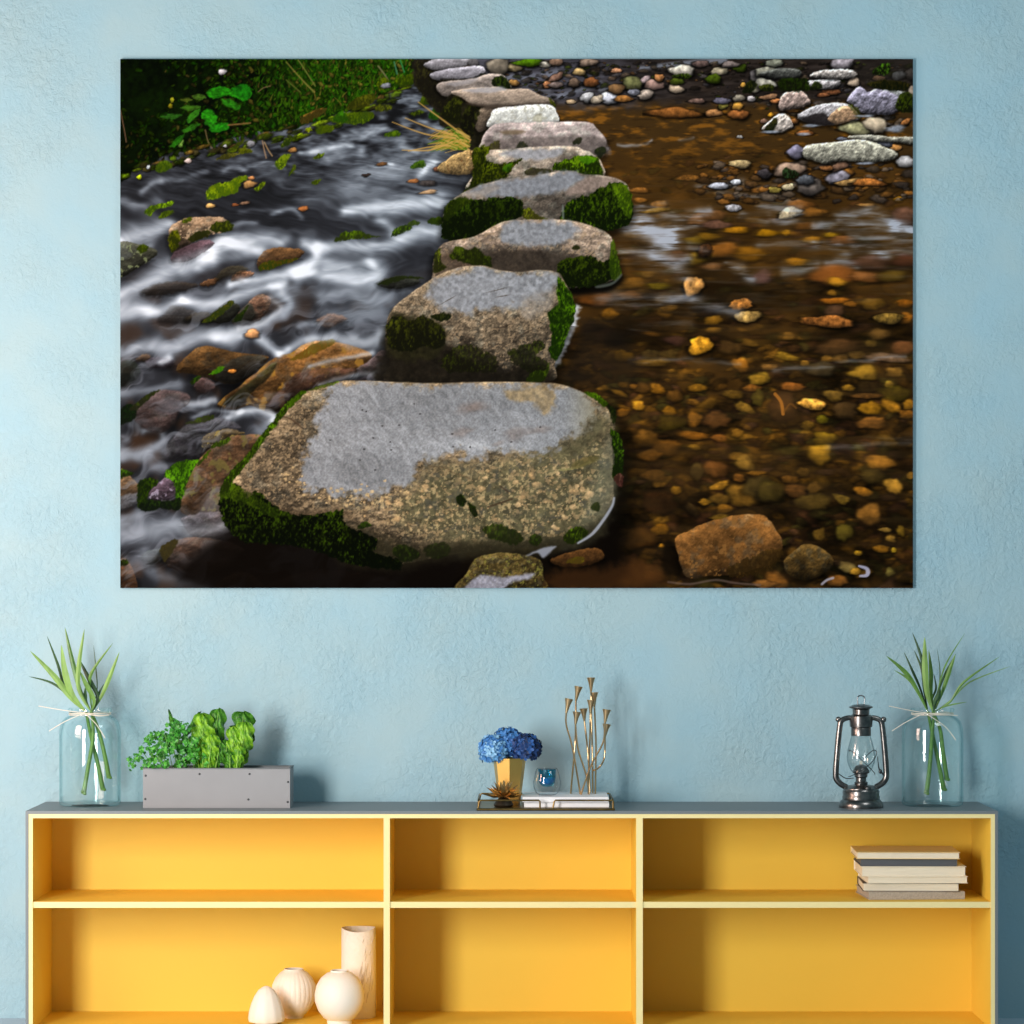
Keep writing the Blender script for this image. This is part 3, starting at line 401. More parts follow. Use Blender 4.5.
def far_side(p):
    p.fill([(415,58),(446,58),(452,90),(470,110),(480,150),(470,152),(452,128),(440,116),(428,102),(418,90),(413,74)], (30,27,20), 1, 1.5, 2.5, 5, .6, 4)
    p.moss([(416,62),(428,66),(436,80),(444,90),(452,96),(448,108),(436,106),(424,98),(415,80)], (62,60,26), (20,18,12), 2, .85)
    p.rock([(424,66),(427,62),(440,58),(468,57),(467,65),(455,68),(436,70)], (150,146,152), 4, .3,.35,4,.5)
    p.rock([(468,60),(476,58),(478,65),(470,66)], (100,96,98), 3, .3,.35,4,.5)
    p.rock([(430,74),(442,70),(462,67),(480,66),(485,72),(476,78),(464,81),(446,81),(433,79)], (152,148,156), 5, .3,.35,4,.55, sx=2)
    p.moss([(440,79),(452,79),(470,78),(484,73),(484,79),(466,84),(446,84)], (40,40,20), (16,14,10), 1.5, .8)
    p.rock([(436,86),(443,82),(460,80),(476,78),(487,74),(502,75),(509,82),(510,89),(490,93),(465,95),(449,97),(440,94)], (142,130,122), 6, .3,.4,4,.55, sx=2)
    p.fill([(446,84),(460,81),(478,78),(474,82),(456,86)], (150,146,150), .6, 1.6, 1)
    p.moss([(492,84),(492,79),(500,76),(508,80),(511,89),(502,91),(494,88)], (54,76,12), DKM, 1.5, .95)
def st_h(p):
    p.fill([(452,93),(443,106),(438,120),(444,128),(456,136),(471,146),(483,140),(490,126),(494,106),(470,104)], (28,26,16), 1, 1, 1.5, 5, .5, 3)
    p.rock([(479,109),(494,106),(492,118),(487,128),(478,132),(474,120)], (104,90,76), 7,.2,.5,3,.5)
    p.moss([(446,104),(452,98),(460,97),(462,110),(458,124),(446,122),(441,114)], (96,104,20), (18,20,8), 2, .9)
    p.moss([(464,112),(472,104),(480,106),(476,122),(470,140),(460,130)], (64,70,18), (14,14,8), 2, .9)
    p.rock([(451,92),(470,88),(490,87),(499,87),(507,89),(527,89),(540,95),(549,98),(554,103),(540,105),(518,105),(495,107),(472,104),(462,98)], (158,140,124), 6,.25,.35,4,.35, sx=2)
    p.fill([(462,91),(480,88),(500,87),(506,90),(484,93)], (156,156,164), .7, 1.5, 1)
    p.fill([(466,103),(494,105),(520,104),(550,102),(540,106),(496,108),(474,106)], (60,50,42), .7, 1.2, 1)
    p.moss([(549,98),(554,102),(556,108),(551,105)], (110,120,14), (40,44,10), 1, .9)
    p.rock([(488,127),(490,117),(495,109),(518,106),(540,104),(552,106),(556,112),(556,124),(518,127)], (206,206,200), 6,.3,.3,4,.3,.8, speck=(176,172,156))
    p.fill([(532,121),(535,115),(542,114),(541,122)], (150,144,120), .6, 1.2, 1, tex=.4)
def st_f(p):
    p.rock([(480,151),(481,142),(484,134),(492,126),(502,123),(545,122),(587,122),(596,128),(605,138),(606,146),(600,156),(560,156),(500,156)], (150,136,132), 9,.22,.35,5,.3, sx=2)
    p.fill([(484,148),(486,140),(500,139),(540,137),(575,135),(602,137),(606,144),(600,156),(480,156)], (98,88,84), .72, 2, 2.5, 5, .4, 3)
    p.fill([(500,131),(515,130),(526,132),(516,134),(504,134)], (104,86,62), .7, 1.5, 1)
    p.moss([(482,152),(488,146),(498,141),(500,148),(494,154)], (100,104,20), (40,36,16), 2, .8)
    p.moss([(516,148),(522,141),(528,146),(524,150)], (50,52,16), DKM, 1.5, .7); p.moss([(572,142),(580,137),(582,142),(575,145)], (40,40,16), DKM, 1.5, .8)
    p.moss([(594,150),(603,146),(606,150),(600,158)], (40,54,14), DKM, 1.5, .8)
def st_e(p):
    p.rock([(466,190),(474,174),(478,158),(485,152),(492,150),(510,149),(534,147),(570,146),(584,150),(593,154),(601,162),(602,178),(560,182),(500,186)], (142,128,114), 9,.3,.45,4,.35, sx=1.5)
    p.fill([(502,152),(540,149),(562,149),(558,156),(540,160),(515,158),(503,156)], (148,149,156), .85, 2.5, 2.5, 5, .25, 3)
    p.moss([(472,154),(478,146),(490,148),(486,158),(497,164),(508,162),(522,159),(514,167),(505,178),(484,185),(462,194),(472,178)], (104,118,12), (22,28,6), 2.2, 1, 2.4, .05)
    p.moss([(502,170),(506,164),(512,164),(508,172)], (104,180,20), (30,60,8), 1.4, .8, 2, .2)
    p.moss([(552,170),(556,163),(566,160),(580,156),(594,156),(601,166),(602,178),(588,176),(570,172)], (116,160,14), (24,36,6), 2.2, 1, 2.4, .05)
    p.moss([(578,158),(590,156),(596,160),(586,164)], (120,200,20), (50,100,10), 1.4, .7, 2, .2)
    p.moss([(525,174),(530,168),(545,168),(552,172),(540,178)], (60,66,16), (26,24,10), 2, .8)
def st_d(p):
    p.rock([(443,216),(450,202),(463,193),(483,184),(521,177),(567,171),(583,174),(611,177),(627,185),(631,202),(630,220),(611,228),(560,228),(500,236),(447,238),(443,227)], (100,90,80), 12,.3,.5,5,.3, sx=1.3)
    p.fill([(464,194),(483,185),(521,178),(567,172),(585,176),(575,184),(560,192),(520,197),(500,196),(480,196)], (126,129,136), .95, 3, 4, 6, .25, 3)
    p.fill([(572,186),(590,177),(612,178),(620,184),(600,190),(580,194),(566,194)], (142,124,114), .85, 2.2, 2, 5, .3, 3)
    p.fill([(464,195),(490,186),(500,188),(482,196),(470,200)], (150,136,122), .5, 2, 2, 5, .3, 3)
    p.moss([(442,218),(449,203),(460,198),(475,200),(500,197),(520,199),(523,214),(510,222),(490,232),(470,240),(444,240),(442,228)], (56,80,10), (10,16,5), 2.6, 1, 2.6, .0)
    p.moss([(444,210),(450,202),(462,197),(470,202),(456,212),(446,222)], (96,120,14), (24,34,6), 2, .8)
    p.moss([(560,222),(564,208),(572,200),(590,194),(604,186),(614,182),(628,187),(632,204),(631,222),(612,230),(580,230)], (88,124,12), (12,20,5), 2.4, 1, 2.6, .02)
    p.moss([(612,184),(626,186),(632,202),(631,218),(624,214),(618,200)], (128,170,16), (44,64,8), 1.8, .85, 2.2, .1)
    p.moss([(522,218),(524,210),(530,208),(536,214),(548,220),(535,224)], (120,132,14), (44,44,10), 2, .9)
    p.fill([(562,206),(563.5,206),(564,218),(562,218)], (126,140,130), .6, .8)
def st_c(p):
    p.fill([(560,280),(600,280),(622,276),(612,290),(585,294),(560,292)], (10,9,7), .9, 3)
    p.rock([(433,272),(435,256),(444,243),(471,237),(483,232),(502,222),(524,220),(564,220),(592,226),(611,237),(616,256),(620,274),(611,281),(596,285),(540,290),(440,290)], (122,106,92), 13,.3,.55,4,.5, sx=1.3, speck=(158,134,106))
    p.fill([(500,237),(506,224),(530,221),(564,222),(578,229),(574,238),(550,246),(512,244)], (130,133,139), .95, 3.5, 5, 6, .3, 3)
    p.fill([(476,258),(492,250),(520,249),(550,252),(575,256),(560,272),(520,275),(480,268)], (44,38,32), .85, 4, 3, 6, .4, 4)
    p.fill([(436,262),(446,252),(470,250),(482,258),(490,272),(440,280)], (64,50,38), .6, 4, 2)
    p.moss([(450,258),(454,248),(460,246),(468,250),(476,247),(484,254),(490,258),(490,268),(476,266),(462,262)], (86,108,14), (22,28,6), 2, .95)
    p.moss([(433,272),(435,254),(440,248),(441,262),(446,268)], (96,110,14), (24,28,6), 1.6, .9)
    p.moss([(556,276),(560,262),(574,257),(590,256),(604,262),(614,256),(618,272),(610,281),(590,287),(566,287)], (70,92,10), (12,18,5), 2.4, 1, 2.6, 0)
    p.moss([(612,240),(616,250),(621,274),(612,280),(609,266)], (110,150,14), (34,50,8), 1.4, .9, 2.2, .1)
    p.moss([(572,248),(577,245),(580,249),(574,250)], (60,70,20), (24,28,8), 1.2, .9)
    p.fill([(596,286),(612,282),(621,274),(621,277),(612,285),(598,288)], (120,130,120), .5, 1.2)
OB = [(386,327),(389,315),(399,302),(424,284),(442,273),(461,267),(483,266),(499,270),(517,272),(542,270),(558,273),(564,281),(572,296),(574,312),(567,334),(555,362),(542,383),(394,383),(391,362),(386,347)]
def st_b(p):
    p.fill([(574,316),(580,330),(574,356),(560,380),(600,388),(640,380),(620,330)], (24,20,16), .55, 8)
    p.line([(576,306),(573,325),(563,346),(556,362),(543,380)], (196,202,212), [1.2,2.6,3.4,2.4,1.2], .7, 2.2)
    rf = np.random.RandomState(5)
    for i in range(60):
        t = rf.rand(); fx = np.interp(t, [0,.25,.55,.8,1], [576,573,563,556,543])+rf.randn()*1.6; fy = np.interp(t, [0,.25,.55,.8,1], [306,325,346,362,380]); p.peb(fx+1.5, fy, 1.8, 1.3, 0, (206, 210, 218), .3, .7, .1, 0)
    p.rock([(386,327),(389,315),(399,302),(424,284),(442,273),(461,267),(483,266),(499,270),(517,272),(542,270),(558,273),(564,281),(572,296),(574,312),(567,334),(555,362),(542,383),(394,383),(391,362),(386,347)], (108,94,76), 13,.32,.75,3.4,.55, sx=1.2, speck=(146,124,97))
    p.fill([(428,290),(445,275),(483,267),(500,271),(517,273),(545,272),(557,277),(552,292),(527,301),(510,309),(487,310),(456,313),(436,305)], GR, .95, 5, 8, 7, .3, 3, OB)
    p.fill([(520,300),(545,290),(555,294),(545,312),(525,318)], (152,146,140), .5, 4, 4, 6, .3, 3)
    p.fill([(382,350),(392,325),(425,328),(450,345),(470,360),(500,368),(545,366),(540,386),(384,386)], (22,19,14), .93, 7, 5, 9, .4, 4)
    p.fill([(390,316),(402,314),(425,318),(446,330),(440,352),(420,360),(388,356)], (34,32,18), .85, 4, 4, 7, .5, 4)
    p.moss([(386,330),(390,318),(400,316),(412,320),(424,316),(440,326),(446,338),(438,350),(424,346),(412,352),(396,350),(388,346)], (74,80,14), (14,15,7), 2.6, .9, 2.6)
    p.moss([(430,316),(438,313),(450,314),(448,320),(438,321)], (50,56,14), DKM, 1.6, .95)
    p.moss([(440,362),(448,352),(456,346),(470,344),(482,350),(496,358),(494,372),(470,372),(450,372)], (62,74,12), (16,16,8), 3, .8, 2.4)
    p.moss([(508,352),(520,346),(530,344),(540,340),(545,348),(536,356),(548,364),(544,376),(530,372),(514,364)], (54,68,10), (16,17,8), 3, .8, 2.4)
    p.moss([(558,277),(562,281),(573,297),(575,314),(568,334),(556,360),(549,352),(552,340),(550,326),(548,312),(558,304),(556,294)], (102,160,14), (18,34,5), 2, 1, 2.6, .03, .35)
    p.moss([(526,379),(534,371),(544,370),(550,364),(544,380),(530,384)], (96,128,14), (24,34,6), 1.6, .9)
    for q in [(470,338,6,.8,30),(505,326,9,.7,-20),(525,333,7,.8,-28),(480,322,5,.7,20),(448,300,7,.5,-30),(497,290,9,.5,-14),(503,296,7,.5,-10)]: p.peb(q[0], q[1], q[2], q[3], q[4], (60,48,38), .6, .5, .2, 0)
def st_a(p):
    out = [(221,492),(230,476),(247,458),(262,436),(275,420),(287,406),(300,394),(319,387),(337,382),(359,380.6),(420,383),(489,382),(520,382),(558,384),(580,391),(599,401),(611,413),(615,426),(612,442),(613,475),(613,503),(605,516),(589,536),(564,544),(536,548),(489,550),(442,556),(397,564),(350,556),(300,540),(250,534),(226,522)]
    p.fill([(230,530),(300,540),(380,560),(460,552),(560,545),(610,515),(618,540),(590,590),(200,590)], (10,7,5), .92, 9)
    p.fill([(612,440),(626,450),(628,500),(612,520)], (14,11,7), .6, 6)
    p.rock(out, (104,89,69), 18,.34,.75,3.4,.42, sx=1.5, speck=(144,122,92), shadow=0)
    p.fill([(440,470),(500,462),(560,440),(600,420),(612,450),(610,500),(590,534),(540,546),(480,548),(440,540),(400,520),(410,490)], (86,82,58), .78, 14, 8, 14, .5, 4)
    r = p.region([(400,490),(440,462),(560,455),(606,440),(608,500),(580,536),(500,546),(420,540),(350,510),(330,500)], 10, 6, 12)
    sl, x, y, d, P_ = r
    l1 = sst(.60,.68, fbm(x, y, 3.8, 3, 120)); l2 = sst(.62,.70, fbm(x, y, 2.6, 2, 124)); l3 = sst(.6,.75, fbm(x, y, 7, 3, 128))
    m = sst(-4, 10, d)
    p.put(sl, np.broadcast_to(C(72,70,62), x.shape+(3,)), m*l3*.65); p.put(sl, np.broadcast_to(C(172,142,102), x.shape+(3,)), m*l1*.55); p.put(sl, np.broadcast_to(C(206,180,130), x.shape+(3,)), m*l2*.5)
    r = p.region([(334,386),(360,382),(420,384),(500,383),(556,386),(580,394),(596,408),(590,424),(570,436),(545,452),(505,452),(452,455),(424,462),(408,482),(366,493),(337,495),(309,490),(305,474),(308,454),(316,434),(321,412)], 8, 7, 12)
    sl, x, y, d, P_ = r
    t = fbm((x-.7*y)/1., (y+.3*x)/1.7, 5, 4, 131, .7); t2 = nz(x/1.2, y/1.2, 137)
    c = C(135,138,143)*(.62+.5*t+.26*t2)[..., None]
    e = np.exp(-((x-435)/70)**2-((y-400)/30)**2); c = c*(1-.12*e)[..., None]
    e2 = np.exp(-((x-360)/46)**2-((y-470)/20)**2); c = c*(1-.14*e2)[..., None]
    hl = np.exp(-((x-470)/60)**2-((y-446)/9)**2); c = c*(1+.16*hl)[..., None]
    gx_ = sst(560, 600, x); c = c+(C(140,132,104)-c)*(gx_*.7)[..., None]
    dd = d+(fbm(x, y, 4, 3, 139)-.5)*14+(fbm(x, y, 16, 2, 141)-.5)*10
    p.put(sl, np.clip(c,0,1), .95*sst(-5, 5, dd)*sst(-.6, 1.6, p.sdf(spline(out), x, y)))
    p.fill([(503,392),(516,388),(540,386),(553,392),(554,406),(545,414),(532,404),(515,402)], (148,124,84), .7, 3, 4, 6, .45, 3)
    rl = np.random.RandomState(21)
    for i in range(330):
        lx = 320+290*rl.rand(); ly = 458+86*rl.rand()
        if ly < np.interp(lx, [320, 366, 400, 424, 505, 560, 610], [500, 498, 490, 466, 456, 452, 430])+4 or ly > np.interp(lx, [320, 400, 480, 560, 610], [506, 530, 532, 530, 500]): continue
        if rl.rand() > .25+.75*np.exp(-((lx-560)/45)**2-((ly-495)/28)**2)+.5*np.exp(-((lx-425)/40)**2-((ly-515)/12)**2): continue
        r_ = .7+2.4*rl.rand()**2.4; b_ = rl.rand()
        p.peb(lx, ly, r_*1.2, r_, 0, (176+40*b_, 142+40*b_, 98+36*b_), .75, .3, .15, 0, .35)
    for i in range(70):
        lx = 280+130*rl.rand(); ly = np.interp(lx, [280, 320, 366, 410], [470, 494, 500, 495])+rl.randn()*6
        r_ = .6+1.2*rl.rand()**2; p.peb(lx, ly, r_*1.2, r_, 0, (196, 166, 118), .7, .3, .15, 0, .35)
    for i in range(60):
        lx = 420+185*rl.rand(); ly = 460+76*rl.rand(); p.peb(lx, ly, 2+5*rl.rand(), 1+2.2*rl.rand(), -20, (62, 62, 52), .4, .6, .1, 0, .5)
    for q in [(470,408,14,5),(462,432,11,4),(474,407,8,3),(516,434,12,6),(498,444,6,2.5),(540,430,10,3)]: p.peb(q[0],q[1],q[2],q[3],-14,(120,104,96),.38,.6,.2,0,.5)
    for q in [(362,410),(366,411.5),(399,425),(373,438),(391,450),(364,449),(382,426),(375,470),(452,434),(495,430),(511,442),(414,404),(540,427),(470,447),(453,447),(390,442),(360,460),(420,414),(330,440)]: p.peb(q[0],q[1],1.1,.8,0,(44,40,40),.8,.4,.2,0)
    p.line([(424,459),(430,466),(446,468),(454,473),(470,478)], (86,72,52), .8, .6); p.line([(488,507),(500,503),(512,499)], (60,46,34), .9, .8); p.line([(500,486),(508,492)], (60,46,34), .9, .7); p.line([(282,416),(292,420),(302,428)], (70,54,40), .8, .8)
    p.line([(590,462),(575,468),(560,470)], (150,144,90), 1, .6); p.fill([(574,462),(590,456),(600,458),(586,466),(572,469)], (88,80,44), .7, 1.5)
    p.fill([(585,510),(606,440),(618,450),(614,500),(604,520),(588,540),(560,548),(575,530)], (112,116,100), .35, 6, 3)
    p.fill([(340,526),(380,536),(420,546),(480,540),(560,536),(600,520),(586,542),(540,552),(440,560),(396,568),(340,560)], (34,31,20), .85, 9, 3)
    p.fill([(244,490),(262,500),(300,512),(340,508),(352,520),(320,520),(270,514),(246,502)], (70,56,40), .55, 4)
    p.moss([(219,500),(224,486),(232,484),(243,490),(248,497),(258,492),(275,506),(292,514),(318,514),(343,510),(342,520),(352,528),(378,540),(374,552),(400,560),(396,570),(350,564),(318,552),(285,545),(246,542),(225,526)], (58,84,9), (6,9,4), 2.8, 1, 2.8, -.02)
    p.moss([(219,496),(226,482),(240,488),(252,494),(272,506),(290,515),(270,516),(250,506),(232,500)], (92,122,14), (24,36,6), 2.4, .65, 2.6, .1)
    p.moss([(219,492),(228,474),(246,455),(262,434),(287,402),(303,391),(305,394),(290,408),(266,438),(250,460),(234,480),(226,492)], (92,140,12), (24,34,6), 1.8, 1, 2.4, .1)
    p.moss([(308,391),(318,386),(336,381),(338,383),(320,389)], (100,140,14), (40,50,10), 1.2, .8)
    p.moss([(584,393),(592,392),(600,396),(608,404),(604,406),(594,399)], (110,160,14), (34,50,6), 1.6, 1, 2.4, .1)
    p.moss([(608,404),(616,412),(614,424),(609,414)], (40,54,10), DKM, 1.4, .9)
    p.moss([(610,430),(618,434),(623,448),(623,470),(618,482),(612,474),(614,456)], (80,124,12), (16,26,6), 1.8, 1, 2.4)
    p.moss([(614,476),(622,474),(622,486),(616,484)], (140,84,74), (60,30,26), 1.6, .8)
    p.moss([(456,498),(461,494),(466,500),(464,506),(458,505)], (44,64,8), (14,20,6), 1.2, .95); p.moss([(468,503),(474,506),(478,514),(474,517),(469,510)], (50,76,8), (14,20,6), 1.2, .95)
    p.moss([(482,528),(496,524),(510,528),(522,536),(518,544),(500,542),(486,536)], (50,72,10), (20,26,8), 2.4, .85); p.moss([(528,542),(534,534),(542,538),(538,546)], (50,80,10), (20,26,8), 1.8, .85)
    p.moss([(564,540),(568,530),(580,526),(588,532),(582,540),(572,544)], (88,120,14), (22,30,6), 2, .95); p.moss([(357,526),(366,522),(371,526),(360,529)], (50,84,8), (16,24,6), 1.4, .9)
    p.moss([(392,552),(400,544),(412,548),(420,556),(404,562)], (44,64,10), DKM, 2, .8); p.moss([(424,548),(440,542),(450,546),(446,556),(430,558)], (40,58,12), (18,22,8), 2, .7)
    p.moss([(590,508),(596,502),(600,506),(598,512)], (50,70,14), (20,28,8), 1.2, .8)
    p.line([(614,498),(612,506),(604,519),(592,534),(578,543)], (156,160,172), [1,1.4,1.6,1], .85, .9)
    p.rock([(458,592),(466,574),(478,557),(510,553),(538,559),(543,575),(541,592)], (72,60,32), 10,.25,.7,3,.5,.8, speck=(120,116,50))
    p.fill([(466,590),(474,578),(486,575),(505,577),(520,575),(534,573),(529,579),(512,582),(500,590)], (142,142,156), .9, 1.8, 1.5, 4, .3, 2.5)
    p.fill([(526,556),(540,549),(556,546),(550,552),(543,558),(538,553)], (150,154,168), .8, 1.4, 1)
    p.rock([(550,560),(570,552),(596,548),(604,558),(585,566),(560,566)], (84,54,26), 6,.3,.4,4,.4,1,.8); p.moss([(566,562),(574,557),(584,558),(580,564)], (130,120,20), (70,56,16), 1.2, .8)
    p.fill([(556,570),(600,568),(640,562),(660,572),(660,590),(552,590)], (78,46,20), .5, 8, 4)
STEPS = [st_h, st_f, st_e, st_d, st_c, st_b]
def rock_left(p):
    p.rock([(437,169),(446,160),(458,153),(472,150),(475,154),(472,173),(450,174)], (146,120,78), 7,.3,.6,4,.4,1, speck=(90,60,34))
STEPS = [rock_left]+STEPS+[st_a]
# ================================================================ the room
import bpy, math, random
from mathutils import Vector, Matrix
random.seed(5)
C_ = bpy.context.scene.collection
D, K, HZ, ZC = 7.4, .0025, 590.0, 1.1175      # camera distance to the sideboard front, metres per photo pixel there, horizon row, eye height
WALL = .325
def kk(d): return K*(D+d)/D
def P(px, py, d): k = kk(d); return Vector(((px-512)*k, d, ZC-(py-HZ)*k))
def lin(c): return tuple(((v/255)/12.92 if v/255 <= .04045 else ((v/255+.055)/1.055)**2.4) for v in c)

# ---------------------------------------------------------------- materials
def mat(name, col, rough=.5, metal=0., var=0., vs=20., bump=0., bs=60., stretch=(1, 1, 1), col2=None, spec=.5, sub=None):
    m = bpy.data.materials.new(name); m.use_nodes = True; nt = m.node_tree; b = nt.nodes['Principled BSDF']
    b.inputs['Base Color'].default_value = (*lin(col), 1); b.inputs['Roughness'].default_value = rough; b.inputs['Metallic'].default_value = metal
    b.inputs['Specular IOR Level'].default_value = spec
    if var or bump or col2:
        tc = nt.nodes.new('ShaderNodeTexCoord'); mp = nt.nodes.new('ShaderNodeMapping'); mp.inputs['Scale'].default_value = stretch
        nt.links.new(tc.outputs['Object'], mp.inputs['Vector'])
    if var or col2:
        n = nt.nodes.new('ShaderNodeTexNoise'); n.inputs['Scale'].default_value = vs; n.inputs['Detail'].default_value = 5
        nt.links.new(mp.outputs['Vector'], n.inputs['Vector'])
        r = nt.nodes.new('ShaderNodeValToRGB'); l = lin(col)
        c2 = lin(col2) if col2 else tuple(min(1, v*(1+var)) for v in l); c1 = l if col2 else tuple(v*(1-var) for v in l)
        r.color_ramp.elements[0].position = .35; r.color_ramp.elements[1].position = .65
        r.color_ramp.elements[0].color = (*c1, 1); r.color_ramp.elements[1].color = (*c2, 1)
        nt.links.new(n.outputs['Fac'], r.inputs['Fac']); nt.links.new(r.outputs['Color'], b.inputs['Base Color'])
    if bump:
        n2 = nt.nodes.new('ShaderNodeTexNoise'); n2.inputs['Scale'].default_value = bs; n2.inputs['Detail'].default_value = 4
        nt.links.new(mp.outputs['Vector'], n2.inputs['Vector'])
        bp = nt.nodes.new('ShaderNodeBump'); bp.inputs['Strength'].default_value = bump; bp.inputs['Distance'].default_value = .004
        nt.links.new(n2.outputs['Fac'], bp.inputs['Height']); nt.links.new(bp.outputs['Normal'], b.inputs['Normal'])
    return m
def glass(name, tint, ior=1.45, refl=1., edge=None, base=.035, gr=.03):
    """thin clear glass: see-through with a tint that deepens where the wall is seen edge-on, and a mirror coat"""
    m = bpy.data.materials.new(name); m.use_nodes = True; nt = m.node_tree; nt.nodes.remove(nt.nodes['Principled BSDF'])
    o = nt.nodes['Material Output']; t = nt.nodes.new('ShaderNodeBsdfTransparent'); g = nt.nodes.new('ShaderNodeBsdfGlossy'); g.inputs['Roughness'].default_value = gr
    lw = nt.nodes.new('ShaderNodeLayerWeight'); lw.inputs['Blend'].default_value = .5
    r = nt.nodes.new('ShaderNodeValToRGB'); r.color_ramp.elements[0].color = (*tint, 1); r.color_ramp.elements[1].color = (*(edge or tuple(v*.55 for v in tint)), 1)
    r.color_ramp.elements[0].position = .55; r.color_ramp.elements[1].position = 1.
    nt.links.new(lw.outputs['Facing'], r.inputs['Fac']); nt.links.new(r.outputs['Color'], t.inputs['Color'])
    g.inputs['Color'].default_value = (refl, refl, refl, 1); lw2 = nt.nodes.new('ShaderNodeLayerWeight'); lw2.inputs['Blend'].default_value = .5
    f = nt.nodes.new('ShaderNodeMath'); f.operation = 'POWER'; f.inputs[1].default_value = 4.5; nt.links.new(lw2.outputs['Facing'], f.inputs[0])
    f2 = nt.nodes.new('ShaderNodeMath'); f2.operation = 'MULTIPLY_ADD'; f2.inputs[1].default_value = .55; f2.inputs[2].default_value = base; nt.links.new(f.outputs[0], f2.inputs[0])
    mx = nt.nodes.new('ShaderNodeMixShader'); nt.links.new(f2.outputs[0], mx.inputs['Fac']); nt.links.new(t.outputs['BSDF'], mx.inputs[1]); nt.links.new(g.outputs['BSDF'], mx.inputs[2])
    nt.links.new(mx.outputs['Shader'], o.inputs['Surface']); return m

